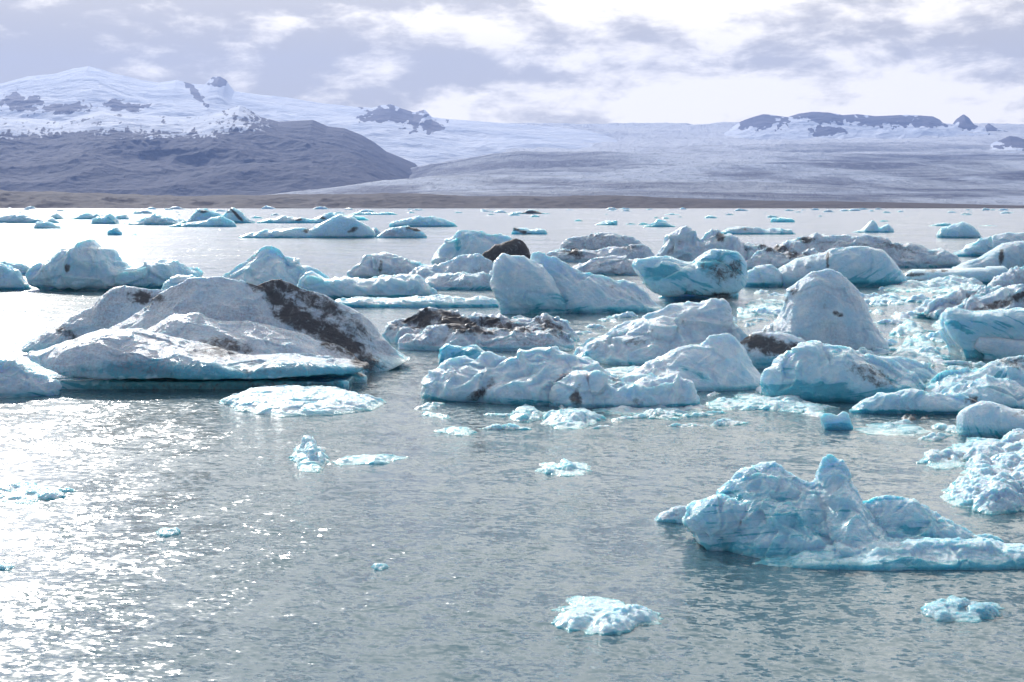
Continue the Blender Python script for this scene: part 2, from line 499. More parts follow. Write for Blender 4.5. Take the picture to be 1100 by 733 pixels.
# the outlet glacier: one long surface rising away from the shore
def glacier():
    nc, nr = 700, 260
    px = np.linspace(180, 1250, nc)
    # each row is a distance with the row of the photo it should appear in (an elevation angle)
    Yk = np.array([3900, 4300, 4800, 5600, 6600, 7800, 9600, 11200, 12600, 14000])
    pk = np.array([224, 211, 204, 193, 184, 173, 163, 153, 144, 136])
    Y = 3900 + (14000 - 3900) * np.linspace(0, 1, nr) ** 1.25
    py = np.interp(Y, Yk, pk)
    PX, YY = np.meshgrid(px, Y)
    PY = np.repeat(py[:, None], nc, 1)
    PY = PY + sstep(600, 1100, PX) * sstep(180, 215, PY) * 7 + np.clip(465 - PX, 0, 400) * 0.10
    PY = PY + sstep(560, 430, PX) * 15 * sstep(5300, 7000, YY) * sstep(13500, 9500, YY)
    XX = (PX - CX) / F * YY
    ZZ = CAM_H + (HORIZON - PY) / F * YY
    q = np.stack([XX.ravel() / 2600, YY.ravel() / 1500, np.zeros(XX.size)], 1)
    n = fbm(q, 5, 0.5).reshape(XX.shape)
    q2 = np.stack([XX.ravel() / 500, YY.ravel() / 350, np.zeros(XX.size)], 1)
    n2 = fbm(q2, 4, 0.55, ridged=True).reshape(XX.shape)
    k = (YY / 14000)
    ZZ += n * 110 * k + n2 * 22 * k
    me = new_mesh('glacier', np.stack([XX.ravel(), YY.ravel(), ZZ.ravel()], 1), grid_faces(nr, nc))
    smooth(me)
    tag(link('glacier', me, GLAC), kind='structure')


glacier()
# rocky peaks that stand out of the ice on the right
terrain('rock_peaks', "680,190 700,165 730,150 745,146 770,144 784,139 795,131 806,127 820,123 832,124 846,126 858,122 872,120 890,121 905,124 922,123 940,125 965,124 985,124 1002,125 1010,129 1014,136 1022,137 1028,128 1035,123 1041,127 1046,134 1056,137 1062,132 1070,137 1080,141 1086,137 1094,144 1104,148 1130,146 1180,150",
        11300, 13200, SNOW, nc=700, nr=120, prof=0.6, rough=0.09, rscale=700, zn=380,
        snowf=rock_patches([(815, 131, 34, 9, 0), (880, 127, 45, 6, 3), (950, 130, 52, 7, 0), (992, 131, 24, 7, 0), (1036, 133, 16, 9, 0), (1062, 138, 10, 6, 0), (885, 142, 20, 5, 0), (1085, 146, 24, 8, 6), (1095, 157, 22, 7, 6)], 13200), seed=5.2, sil=0.02)

terrain('rock_outcrop', "1030,178 1048,166 1060,158 1068,153 1076,150 1084,146 1092,147 1100,150 1112,147 1130,150 1150,158 1190,176",
        9300, 10600, SNOW, nc=300, nr=100, prof=0.7, rough=0.10, rscale=500, zn=330,
        snowf=rock_patches([(1088, 152, 26, 6, 5), (1100, 158, 24, 5, 8), (1070, 158, 10, 3, -20)], 10600), seed=8.2, sil=0.03)

# ------------------------------------------------------------------ haze
def haze():
    m = bpy.data.materials.new('haze_air'); m.use_nodes = True
    for n in list(m.node_tree.nodes): m.node_tree.nodes.remove(n)
    g = G(m.node_tree)
    out = g.node('ShaderNodeOutputMaterial')
    v = g.node('ShaderNodeVolumePrincipled')
    v.inputs['Color'].default_value = (0.32, 0.49, 1.0, 1)
    v.inputs['Density'].default_value = 4.4e-5
    v.inputs['Anisotropy'].default_value = 0.2
    g.link(v.outputs[0], out.inputs['Volume'])
    x0, x1, y0, y1, z0, z1 = -9500, 9500, -400, 14200, -60, 1450
    vs = [(x, y, z) for z in (z0, z1) for y in (y0, y1) for x in (x0, x1)]
    fs = [(0, 2, 3, 1), (4, 5, 7, 6), (0, 1, 5, 4), (2, 6, 7, 3), (0, 4, 6, 2), (1, 3, 7, 5)]
    me = bpy.data.meshes.new('haze'); me.from_pydata(vs, [], fs); me.update()
    tag(link('haze', me, m), kind='stuff')


haze()

# ------------------------------------------------------------------ ice builders
def ridge(top, base, Df, Db, a=2.0, b=0.7, bot=None, uc=None, yoff=0.0, step=2.0, e=0.5):
    """a ridge of ice lofted along x. top: photo outline; base: photo row of its front waterline;
    Df/Db: reach to front/back in photo pixels at that distance; a, b: face profile
    (a large = cliff, b > 1 = hollow); bot: lower outline of an overhang; uc: (depth, height) wave-cut notch"""
    return dict(k='r', top=pts(top), base=base, Df=Df, Db=Db, a=a, b=b, bot=None if bot is None else pts(bot), uc=uc, yoff=yoff, step=step, e=e)


def floe(poly, h, p=4.0, under=3.0, lumps=4):
    """a low floe: poly is its outline on the water, h its height in photo pixels"""
    return dict(k='f', poly=pts(poly), h=h, p=p, under=under, lumps=lumps)


def build_ridge(L, Y0):
    base = L['base']
    _, Yf = ground(550, base)
    u = Yf / F                                   # metres per photo pixel there
    Df, Db = L['Df'] * u, L['Db'] * u
    yc = Yf + Df + L['yoff'] * u
    T = L['top']
    n = max(6, int((T[-1, 0] - T[0, 0]) / L['step']) + 1)
    px = np.linspace(T[0, 0], T[-1, 0], n)
    py = np.interp(px, T[:, 0], T[:, 1])
    x, zt = at(px, py, yc)
    w = np.linspace(0, 1, n)
    env = np.clip(1 - (2 * w - 1) ** 2, 0.0, 1) ** L['e'] * 0.96 + 0.04
    deep = -0.9 * max(8 * u, 0.25 * float(zt.max())) - 4 * u
    if L['bot'] is not None:
        B = L['bot']
        by = np.interp(px, B[:, 0], B[:, 1])
        _, zb = at(px, by, Yf + 0.3 * Df)
        zb = np.where(by > base + 2, deep, zb)
    else: zb = np.full(n, deep)
    zt = np.maximum(zt, zb + 1.5 * u)
    M = 22
    s = np.linspace(0, 1, M)
    ring = []
    zrow = zb[None] + (zt - zb)[None] * (1 - (1 - s[:, None]) ** 1.25)       # bottom -> top
    lo = np.maximum(zb, 0)
    q = np.clip((zrow - lo) / np.maximum(zt - lo, 1e-3), 0, 1)
    gfr = np.clip(1 - q ** L['a'], 0, 1) ** L['b']
    gbk = np.clip(1 - q ** 1.8, 0, 1) ** 0.8
    f = Df * gfr * env[None]
    if L['uc'] is None and L['bot'] is None and L['Df'] > 12: L['uc'] = (3.5, 4.0)
    if L['uc']:
        ud, uh = L['uc'][0] * u, L['uc'][1] * u
        f = f - ud * (1 - sstep(uh * 0.45, uh, zrow)) * env[None]
    yfront = yc - np.maximum(f, -Db * 0.3)
    yback = yc + Db * gbk * env[None]
    xs = np.repeat(x[None], M, 0)
    ringp = np.concatenate([np.stack([xs, yfront, zrow], -1), np.stack([xs, yback, zrow], -1)[::-1][1:]], 0)  # (2M-1, n, 3)
    K = ringp.shape[0]
    V = ringp.transpose(1, 0, 2).reshape(-1, 3)          # n rows of K points
    Fc = grid_faces(n, K, wrap=True).tolist()
    c0, c1 = len(V), len(V) + 1
    V = np.vstack([V, V[:K].mean(0), V[(n - 1) * K:(n) * K].mean(0)])
    for i in range(K):
        j = (i + 1) % K
        Fc.append((c0, i, j, -1)); Fc.append((c1, (n - 1) * K + j, (n - 1) * K + i, -1))
    return V, Fc


def split_floe(L):
    """a thin plate with a few unequal lumps standing on it"""
    if not L.get('lumps') or L['h'] < 4: return [L]
    P = L['poly']; c = P.mean(0); rg = random.Random(int(P.sum() * 7) + L['lumps'])
    out = [dict(L, h=L['h'] * 0.38, lumps=0)]
    W, Hh = np.ptp(P[:, 0]), np.ptp(P[:, 1])
    for k in range(L['lumps']):
        cx = c[0] + rg.uniform(-.30, .30) * W; cyy = c[1] + rg.uniform(-.22, .30) * Hh
        rx = W * rg.uniform(.13, .27); ry = Hh * rg.uniform(.16, .30)
        poly = np.array([(cx + rx * math.cos(t_) * rg.uniform(.7, 1.2), cyy + ry * math.sin(t_) * rg.uniform(.7, 1.2)) for t_ in np.linspace(0, 2 * math.pi, 8)[:-1]])
        out.append(dict(L, poly=poly, h=L['h'] * rg.uniform(.55, 1.1), p=rg.uniform(1.6, 3.2), lumps=0))
    return out


def build_floe(L):
    P = L['poly']
    gx, gy = ground(P[:, 0], P[:, 1])
    c = np.array([gx.mean(), gy.mean()]); u = c[1] / F
    ang = np.arctan2(gy - c[1], gx - c[0]); o = np.argsort(ang)
    r = np.hypot(gx - c[0], gy - c[1])
    K = 72
    th = np.linspace(-math.pi, math.pi, K, endpoint=False)
    # exact star polygon radius
    A = np.stack([gx[o], gy[o]], 1) - c; Bp = np.roll(A, -1, 0)
    rr = np.zeros(K)
    for i, t_ in enumerate(th):
        d_ = np.array([math.cos(t_), math.sin(t_)]); best = 0
        for p0, p1 in zip(A, Bp):
            ed = p1 - p0; den = d_[0] * ed[1] - d_[1] * ed[0]
            if abs(den) < 1e-9: continue
            tt = (p0[0] * ed[1] - p0[1] * ed[0]) / den
            ss = (p0[0] * d_[1] - p0[1] * d_[0]) / den
            if tt > 0 and -1e-6 <= ss <= 1 + 1e-6: best = max(best, tt)
        rr[i] = best if best > 0 else r.mean()
    ir = 1.0 if L['h'] < 4 or L.get('lumps', 0) == 0 and L['h'] < 8 else 0.45
    rr *= 1 + ir * 0.22 * perlin(np.stack([np.cos(th) * 2.2 + c[0], np.sin(th) * 2.2, np.full(K, c[1])], 1)) + ir * 0.20 * perlin(np.stack([np.cos(th) * 5 + c[0], np.sin(th) * 6, np.full(K, c[1])], 1))
    rows = []
    h = L['h'] * u
    for q in np.linspace(0.08, 1, 12): rows.append((q, h * (1 - q ** L['p'])))
    rows.append((0.99, -L['under'] * u * 0.5)); rows.append((0.8, -L['under'] * u))
    V = []
    for q, z in rows:
        V.append(np.stack([c[0] + rr * q * np.cos(th), c[1] + rr * q * np.sin(th), np.full(K, z)], 1))
    V = np.vstack(V); nr = len(rows)
    Fc = grid_faces(nr, K, wrap=True).tolist()
    c0 = len(V); V = np.vstack([V, [c[0], c[1], h], [c[0], c[1], -L['under'] * u]])
    for i in range(K):
        j = (i + 1) % K
        Fc.append((c0, i, j, -1)); Fc.append((c0 + 1, (nr - 1) * K + j, (nr - 1) * K + i, -1))
    return V, Fc


def facets(q, l, seed=0):
    """piecewise-planar chipping: each random cell tilts its own way"""
    p = q / l; i = np.floor(p - 0.5).astype(np.int64)
    best = np.full(len(p), 1e9); val = np.zeros(len(p))
    for a in (0, 1):
        for b in (0, 1):
            for c in (0, 1):
                ii = i + np.array([a, b, c])
                h = _perm[(_perm[(_perm[(ii[:, 0] + seed) & 4095] + ii[:, 1]) & 4095] + ii[:, 2]) & 4095]
                cc = ii + 0.5 + _grad[h] * 0.32
                d_ = p - cc; dd = (d_ * d_).sum(1)
                gv = (_grad[(h * 7 + 13) & 4095] * d_).sum(1) + (h % 17) / 17.0 * 0.5 - 0.25
                m_ = dd < best
                best = np.where(m_, dd, best); val = np.where(m_, gv, val)
    return val


STY = {  # (amplitude, wavelength) in photo pixels: lumps, ridges, grain
    'snow': ((6.0, 60), (7.0, 46), (0.8, 9)),
    'smooth': ((6.0, 60), (3.5, 45), (0.5, 9)),
    'dirty': ((8.0, 40), (9.0, 32), (1.8, 9)),
    'rough': ((5.0, 22), (6.0, 17), (1.1, 6)),
    'glass': ((5.0, 50), (7.0, 44), (0.6, 10)),
}
CHK = []


def ice_mesh(name, layers, style='snow', dirt='', blue=0.1, band=14, grime=0.1, streak=None, amp=1.0, vox=1.25, blues='', dbase=0.0, sm=2, seed=None, foot=False):
    Vs, Fs = [], []; off = 0
    bases = []
    layers = [q_ for L in layers for q_ in (split_floe(L) if L['k'] == 'f' else [L])]
    for L in layers:
        V, Fc = build_ridge(L, None) if L['k'] == 'r' else build_floe(L)
        Vs.append(V)
        for f in Fc: Fs.append([i + off for i in f if i >= 0])
        off += len(V)
        bases.append(V[:, 1].min())
    if foot:                                     # the submerged root that joins the humps
        A = np.vstack(Vs); lo, hi = A.min(0), A.max(0); uu = lo[1] / F
        x0, x1 = lo[0] + .1 * (hi[0] - lo[0]), hi[0] - .1 * (hi[0] - lo[0]); y0, y1 = lo[1] + .06 * (hi[1] - lo[1]), hi[1] - .06 * (hi[1] - lo[1])
        z0, z1 = max(v_[:, 2].min() for v_ in Vs) - 6 * uu, -3.5 * uu
        Vs.append(np.array([(x, y, z) for z in (z0, z1) for y in (y0, y1) for x in (x0, x1)]))
        Fs += [[i + off for i in f] for f in ((0, 2, 3, 1), (4, 5, 7, 6), (0, 1, 5, 4), (2, 6, 7, 3), (0, 4, 6, 2), (1, 3, 7, 5))]
    V = np.vstack(Vs)
    Yb = min(bases); u = Yb / F
    zmaxpx = V[:, 2].max() / u
    c = np.array([V[:, 0].mean(), (V[:, 1].min() + V[:, 1].max()) / 2, 0.0])
    me = bpy.data.meshes.new('raw'); me.from_pydata((V - c).tolist(), [], Fs); me.update()
    ob = bpy.data.objects.new('raw', me); col.objects.link(ob)
    md = ob.modifiers.new('r', 'REMESH'); md.mode = 'VOXEL'; md.voxel_size = max(vox * u, 0.02)
    if sm:
        ms = ob.modifiers.new('s', 'SMOOTH'); ms.factor = 0.5; ms.iterations = sm
    dg = bpy.context.evaluated_depsgraph_get(); dg.update()
    me2 = bpy.data.meshes.new_from_object(ob.evaluated_get(dg))
    bpy.data.objects.remove(ob); bpy.data.meshes.remove(me)
    nv = len(me2.vertices)
    co = np.zeros(nv * 3, np.float32); me2.vertices.foreach_get('co', co); co = co.reshape(-1, 3).astype(float)
    no = np.zeros(nv * 3, np.float32); me2.vertex_normals.foreach_get('vector', no); no = no.reshape(-1, 3).astype(float)
    q = co / u
    sd_ = (sum(ord(ch) * (i + 3) for i, ch in enumerate(name)) % 97 if seed is None else seed) * 3.7
    q0 = q + c / u * 0.37 + sd_
    fade = min(1.0, max(0.25, zmaxpx / 55.0)) * amp
    (a1, l1), (a2, l2), (a3, l3) = STY[style]
    warp = np.stack([perlin(q0 / 30 + 5), perlin(q0 / 30 + 50), perlin(q0 / 30 + 90)], 1) * l2 * 0.45
    n1 = fbm(q0 / l1, 2)
    n2 = fbm((q0 + warp) * np.array([1, 1, 0.8]) / l2, 4, 0.40, ridged=True) - 0.25
    n3 = fbm(q0 / l3, 2, 0.6)
    disp = (n1 * a1 + n2 * a2) * fade + n3 * a3 * (0.4 + 0.6 * fade)
    fk = {'snow': (5.0, 52), 'smooth': (2.6, 60), 'dirty': (4.5, 34), 'rough': (3.4, 15), 'glass': (6.0, 46)}[style]
    qs = (q0 + warp * 0.5) * np.array([0.75, 1, 1.25])
    disp += (facets(qs, fk[1], 3) * fk[0] + facets(qs, fk[1] * 0.45, 9) * fk[0] * 0.35) * (0.35 + 0.65 * fade)
    rid = n2
    if streak:
        an, L_, A_ = streak
        ca, sa = math.cos(R(an)), math.sin(R(an))
        al = (q0[:, 0] * ca + q0[:, 2] * sa); ac = (-q0[:, 0] * sa + q0[:, 2] * ca)
        n4 = fbm(np.stack([al / (L_ * 6), ac / L_, q0[:, 1] / (L_ * 5)], 1), 3, 0.55, ridged=True) - 0.3
        disp += n4 * A_
        rid = n4
    # thin ice near the water is worn smooth
    zz = q[:, 2]
    wet = 1 - sstep(band * 0.35, band, zz)
    disp *= 1 - 0.55 * wet
    co2 = co + no * (disp * u)[:, None]
    me2.vertices.foreach_set('co', co2.astype(np.float32).ravel())
    # ---- masks
    W = co2 + c
    B = np.full(nv, blue, float)
    wn = perlin(q0 / 25 + 3) * 0.35
    B = np.maximum(B, np.clip(wet + wn * wet, 0, 1) * min(1.0, 0.35 + blue + 0.35))
    D = np.full(nv, dbase + (0.14 if style == 'dirty' else 0.0), float)
    wob = fbm(q0 / 16 + 31, 4, 0.6)

    def blobs(txt, arr):
        for t_ in txt.split():
            v_ = [float(k) for k in t_.split(',')]
            cx_, cy_, rx, ry, an, st = v_
            X0, Z0 = at(cx_, cy_, c[1])
            pu = c[1] / F
            dx_ = (W[:, 0] - X0 * W[:, 1] / c[1]) / pu; dz_ = ((W[:, 2] - CAM_H) * c[1] / W[:, 1] + CAM_H - Z0) / pu
            ca, sa = math.cos(R(-an)), math.sin(R(-an))
            uu = (dx_ * ca + dz_ * sa) / rx; vv = (-dx_ * sa + dz_ * ca) / ry
            dd = np.sqrt(uu * uu + vv * vv) + wob * 0.75
            arr[:] = np.maximum(arr, st * (1 - sstep(0.25, 1.5, dd)))
    B = np.clip(B + np.clip(-n2 - 0.12, 0, 1) * (0.35 + 0.9 * blue) * max(0, 1 - 2 * grime), 0, 1)   # clear wet ice in the hollows
    blobs(dirt, D); blobs(blues, B)  # ash and clear ice, plus painted shade low on the great berg
    if grime > 0.3 or dbase > 0:      # ash gathers in the hollows between ridges
        D = np.maximum(D, np.clip((-rid - 0.15) * 1.6, 0, 1) * min(1, grime * 1.1) * (1 - wet))
    Gm = np.clip(grime * (1 + 0.8 * perlin(q0 / 40 + 8)) * (1 - 0.9 * wet), 0, 1)
    for nm, arr in (('blue', B), ('dirt', D), ('grime', Gm), ('pxm', np.full(nv, u))):
        a_ = me2.attributes.new(nm, 'FLOAT', 'POINT'); a_.data.foreach_set('value', np.clip(arr, 0, 1).astype(np.float32))
    par = np.arange(nv)
    ed = np.zeros(len(me2.edges) * 2, np.int32); me2.edges.foreach_get('vertices', ed); ed = ed.reshape(-1, 2)
    while True:
        mn = np.minimum(par[ed[:, 0]], par[ed[:, 1]])
        p2 = par.copy(); np.minimum.at(p2, ed[:, 0], mn); np.minimum.at(p2, ed[:, 1], mn); p2 = p2[p2]
        if (p2 == par).all(): break
        par = p2
    ids, cnt = np.unique(par, return_counts=True)
    if len(ids) > 1:                            # drop stray crumbs left by the voxel pass
        import bmesh
        keep = cnt >= 0.02 * cnt.max()
        bad = set(ids[~keep].tolist())
        if bad:
            bm = bmesh.new(); bm.from_mesh(me2)
            bmesh.ops.delete(bm, geom=[v_ for v_ in bm.verts if int(par[v_.index]) in bad], context='VERTS')
            bm.to_mesh(me2); bm.free()
        if keep.sum() > 1: print('SPLIT', name, sorted(cnt)[::-1][:4])
    me2.name = name
    smooth(me2)
    return me2, Vector(c)


def berg(name, label, layers, cat='iceberg', group=None, parts=None, **kw):
    if len(label.split()) > 16: print('LONG', len(label.split()), label)
    me, c = ice_mesh(label, layers, **kw)
    if not parts:
        o = link(name, me, ICE, loc=c)
        return tag(o, label, cat, group)
    root = bpy.data.objects.new(name, None); col.objects.link(root); root.location = c
    tag(root, label, cat, group)
    link('ice_body', me, ICE, root)
    for (pn, pl_, lay, k2) in parts:
        m2, c2 = ice_mesh(label + pn, lay, **k2)
        o = link(pn, m2, ICE, root, loc=c2 - c)
        if pl_: o['label'] = pl_
    return root

# ------------------------------------------------------------------ the icebergs, near to far
JAM = 'icebergs crowded across the middle of the lagoon'
NEAR = 'loose chunks of ice floating in the foreground'
FAR = 'icebergs scattered far out on the lagoon'

# the great dirty berg on the left
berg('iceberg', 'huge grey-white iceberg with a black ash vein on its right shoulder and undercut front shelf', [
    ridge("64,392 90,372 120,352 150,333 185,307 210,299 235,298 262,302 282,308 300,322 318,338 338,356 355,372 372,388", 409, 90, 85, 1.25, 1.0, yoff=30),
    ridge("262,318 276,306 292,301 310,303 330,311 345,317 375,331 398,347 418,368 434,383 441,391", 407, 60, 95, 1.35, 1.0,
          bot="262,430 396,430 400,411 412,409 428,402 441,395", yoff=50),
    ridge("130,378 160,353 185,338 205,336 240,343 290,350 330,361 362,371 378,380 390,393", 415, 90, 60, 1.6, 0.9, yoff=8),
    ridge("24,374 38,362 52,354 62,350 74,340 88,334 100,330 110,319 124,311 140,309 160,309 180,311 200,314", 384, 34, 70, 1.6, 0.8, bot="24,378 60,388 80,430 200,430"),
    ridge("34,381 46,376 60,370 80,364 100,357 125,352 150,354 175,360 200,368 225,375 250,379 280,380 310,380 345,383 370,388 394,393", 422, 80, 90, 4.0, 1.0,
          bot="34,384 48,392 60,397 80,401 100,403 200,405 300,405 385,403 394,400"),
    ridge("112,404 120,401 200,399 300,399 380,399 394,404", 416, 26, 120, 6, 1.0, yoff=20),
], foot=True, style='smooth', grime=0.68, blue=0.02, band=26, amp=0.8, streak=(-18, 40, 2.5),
    dbase=0.08, dirt="280,306,18,10,30,0.9 296,318,20,12,50,1 312,336,26,16,35,1 335,348,34,15,28,1 355,360,30,15,30,1 375,372,28,14,32,1 393,388,22,14,30,0.95 245,374,34,14,5,0.7 222,378,24,10,0,0.6 200,416,120,6,0,0.45 320,415,80,8,0,0.6 340,324,40,12,28,0.8 382,350,30,13,35,0.6 300,306,34,9,10,0.85 152,320,17,9,10,1.0 170,322,10,6,0,0.8 82,362,10,6,0,0.6",  # ash, except the long foot patches: shade painted in as grey
    blues="150,397,60,10,-4,1.3 230,400,90,10,0,1.4 330,400,80,9,0,1.4 240,416,170,12,0,1.5")  # blue ice of shelf wall and foot, deepened to paint in their shade
berg('ice_floe', 'flat oval white ice floe in front of the huge dirty iceberg', [
    floe("235,431 262,422 300,420 345,420 385,424 412,433 400,442 360,447 300,448 262,444 245,438", 10, 6, 4, 0)], cat='ice floe', style='rough', blue=0.15, band=5, grime=0.05, vox=1.0, amp=1.0)
berg('ice_floe', 'pale rounded ice lump cut by the left edge beside the huge dirty iceberg', [
    ridge("-40,400 -10,392 10,388 26,394 36,402 48,404 60,412 62,420", 427, 22, 40, 1.6, 0.8),
    floe("-40,425 -20,408 30,404 60,410 62,420 30,427 0,428", 8)], cat='ice chunk', style='rough', grime=0.35, blue=0.1, band=8)
berg('iceberg', 'crumpled blue-white iceberg with black dirt pockets at its foot, right of the huge dirty iceberg', [
    ridge("452,425 456,408 468,398 482,392 500,386 520,380 536,384 552,392 560,400", 432, 40, 50, 1.6, 0.9),
    ridge("510,420 520,402 540,388 556,378 575,373 592,374 612,382 628,388 648,400 664,408 676,420", 436, 50, 60, 1.4, 1.0),
    ridge("620,430 628,410 642,404 660,410 680,407 700,404 722,404 738,412 750,426 752,434", 440, 32, 40, 2.4, 0.6),
    ridge("590,428 600,408 618,404 634,408 650,420 660,434", 439, 26, 30, 1.8, 0.7),
], style='snow', blue=0.12, band=9, grime=0.06, amp=1.25, dirt="514,424,12,7,-25,0.85 528,413,9,5,-60,0.6 619,428,6,9,0,0.9 622,414,6,6,0,0.6 662,410,8,6,20,0.6 686,432,8,5,0,0.5")
berg('ice_block', 'glassy turquoise ice block peeking from behind the pale crumpled iceberg', [
    ridge("470,392 472,374 480,370 498,372 512,370 522,378 534,390", 394, 14, 22, 5, 0.8)], cat='ice chunk', style='glass', blue=0.75, grime=0)
berg('iceberg', 'low grey iceberg capped with black ash, behind the pale crumpled iceberg', [
    ridge("414,356 420,346 440,340 452,333 468,331 482,333 496,338 520,340 548,342 566,341 585,339 600,338 612,348 622,360", 372, 56, 46, 1.3, 1.0, uc=(4, 4)),
    ridge("430,366 460,352 490,352 520,354 560,352 600,354 618,364", 378, 34, 40, 1.6, 0.9, uc=(5, 5))],
    style='dirty', grime=0.75, blue=0.02, band=8, amp=1.0, dirt="456,341,38,10,-10,1 490,345,28,9,5,1 505,353,30,8,5,0.85 525,346,28,7,8,0.9 552,352,30,7,8,0.8 588,350,24,9,25,0.8 600,358,16,6,40,0.6 545,342,16,4,0,0.5")
berg('iceberg', 'smooth white triangular iceberg with a small blue hollow low on its face', [
    ridge("672,406 688,398 712,385 738,372 762,362 782,358 790,362 798,372 804,388 812,402 822,416", 421, 52, 55, 1.3, 1.0)],
    style='smooth', blue=0.06, band=8, grime=0.05, amp=1.1, streak=(-35, 14, 1.4), blues="752,404,14,5,30,0.9 735,396,7,4,20,0.8")
berg('iceberg', 'broad humped white iceberg with faint brown smudges and a turquoise waterline, behind the triangular one', [
    ridge("616,380 628,370 645,362 665,352 690,345 702,336 722,330 742,326 752,326 764,322 776,322 784,332 790,345 800,356 806,364", 393, 62, 60, 1.3, 1.0),
    ridge("640,384 665,364 690,352 712,345 732,346 745,360 758,372 790,386", 394, 44, 50, 1.5, 1.0)],
    style='snow', blue=0.04, band=12, grime=0.2, amp=1.0, streak=(25, 15, 2.0), dirt="682,366,14,6,-15,0.55 700,356,9,5,0,0.4 640,372,9,4,-20,0.4")
berg('iceberg', 'tall smooth grey-blue hump with a beaked left shoulder, resting on a dirty brown foot', [
    ridge("817,360 822,350 836,342 842,332 844,322 848,312 860,302 874,294 892,292 908,300 920,312 930,328 938,345 946,360 956,376", 381, 46, 50, 1.8, 0.8, bot="817,363 836,380 850,400 956,400"),
    ridge("790,374 800,364 812,360 840,362 860,366 880,378", 397, 32, 40, 1.8, 0.9, uc=(5, 6))],
    foot=True, style='smooth', blue=0.12, band=8, grime=0.35, amp=0.9, dirt="853,314,6,5,-30,0.8 840,325,10,4,-40,0.7 900,337,8,3.5,25,0.7 810,367,30,10,8,1.1 838,375,30,11,6,1.1 822,356,16,4,-20,0.5",
    blues="820,388,36,9,0,0.95")
berg('ice_block', 'tiny pale blue ice tooth between the tall hump and the speckled turquoise iceberg', [
    ridge("851,380 852,364 860,362 868,368 878,380", 381, 8, 12, 4, 0.9)], cat='ice chunk', style='smooth', blue=0.4, grime=0, vox=0.8)
berg('iceberg', 'rounded glossy turquoise iceberg with a patch of black specks, below the tall hump', [
    ridge("818,412 824,398 838,384 852,374 872,369 892,369 908,374 924,382 942,386 962,392 980,402 995,415", 433, 50, 60, 2.4, 0.75),
    ridge("900,418 920,388 945,382 975,384 1000,392 1015,405", 424, 40, 50, 1.6, 0.9)],
    style='glass', blue=0.30, band=26, grime=0.08, amp=0.8, dirt="935,402,27,12,25,0.62 920,394,14,8,10,0.5 950,412,18,8,10,0.6", blues="870,418,60,12,4,1.0 850,400,20,14,-30,0.7")
berg('iceberg', 'long low blue-white iceberg sloping in from the right edge behind tiny floating black debris', [
    ridge("935,436 950,426 975,420 1000,414 1020,404 1045,396 1065,390 1085,384 1110,382 1150,380", 432, 50, 60, 1.5, 1.0, yoff=0),
    ridge("912,440 925,432 945,424 970,422 1000,424 1030,426 1045,430 1060,440", 446, 20, 50, 3, 0.8, uc=(4, 5)),
    ridge("1000,436 1030,412 1060,404 1090,412 1120,430 1160,440", 440, 40, 50, 1.5, 1.0)],
    style='snow', blue=0.25, band=8, grime=0.06, amp=0.9, dirt="1044,430,7,5,10,0.8 1082,388,26,7,10,0.6 998,402,8,3,0,0.6", blues="1000,408,60,6,-14,0.8 1080,404,40,6,10,0.7")
berg('iceberg', 'low white ice block with brown-stained crest at the right edge, above the packed pale floes', [
    ridge("1031,458 1032,442 1040,436 1056,430 1072,433 1090,440 1106,440 1160,436", 471, 26, 60, 5, 0.8, uc=(4, 6))],
    style='smooth', blue=0.15, band=18, grime=0.1, amp=1.0, dirt="1096,444,14,4,-20,0.5")
berg('debris_chunk', 'tiny black lump of gravelly ice adrift in the lead under the long low iceberg', [
    floe("969,448 976,444 984,445 986,449 978,452 970,451", 4, 2)], cat='ice chunk', style='rough', dbase=0.9, grime=0.9, vox=0.6)
berg('debris_chunk', 'thin black crumb of debris adrift just right of the gravelly lump', [
    floe("988,448 996,447 1000,449 994,451 988,450", 2, 2)], cat='ice chunk', style='rough', dbase=0.9, grime=0.9, vox=0.6)
berg('ice_block', 'small clear square ice block standing alone in open water, right of centre', [
    ridge("881,448 885,443 893,443 899,446 906,441 911,444 913,452 917,461", 462, 6, 14, 3, 0.8, bot="881,451 884,456 888,470 917,470")], cat='ice chunk', style='glass', blue=0.25, grime=0, vox=0.7, amp=0.7)
berg('ice_floe', 'flat pale floe right of the small clear square block', [
    floe("918,462 935,456 960,454 985,457 1006,463 990,467 960,468 930,467", 5, 2)], cat='ice floe', style='smooth', blue=0.2, grime=0, vox=0.9)

# the jam of floes at the right edge
JG = 'pale floes packed together at the right edge'
for lab, poly, h in (
    ('back row floe of the right-edge pack, wide and crumpled', "1005,489 1020,478 1050,472 1090,474 1140,478 1150,496 1100,499 1040,498", 11),
    ('small grey floe with a black spot at the left tip of the right-edge pack', "984,496 1000,488 1022,486 1042,492 1038,503 1012,504 992,501", 8),
    ('middle lumpy floe of the right-edge pack', "1030,512 1040,498 1062,490 1100,490 1150,496 1150,524 1090,526 1050,522", 13),
    ('front floe of the right-edge pack, the largest, rough and grey at its waterline', "1008,538 1020,524 1050,512 1080,508 1150,512 1150,546 1110,549 1060,547 1025,545", 18),
    ('little rough floe wedged at the left of the right-edge pack', "1018,524 1030,514 1050,513 1062,522 1050,530 1030,530", 7)):
    berg('ice_floe', lab, [floe(poly, h * 1.35, 2.5, 3, 7)], cat='ice floe', group=JG, style='rough', blue=0.15, band=6, grime=0.22, vox=1.1, amp=1.5, dirt="1020,493,3,2,0,0.9" if 'spot' in lab else '')

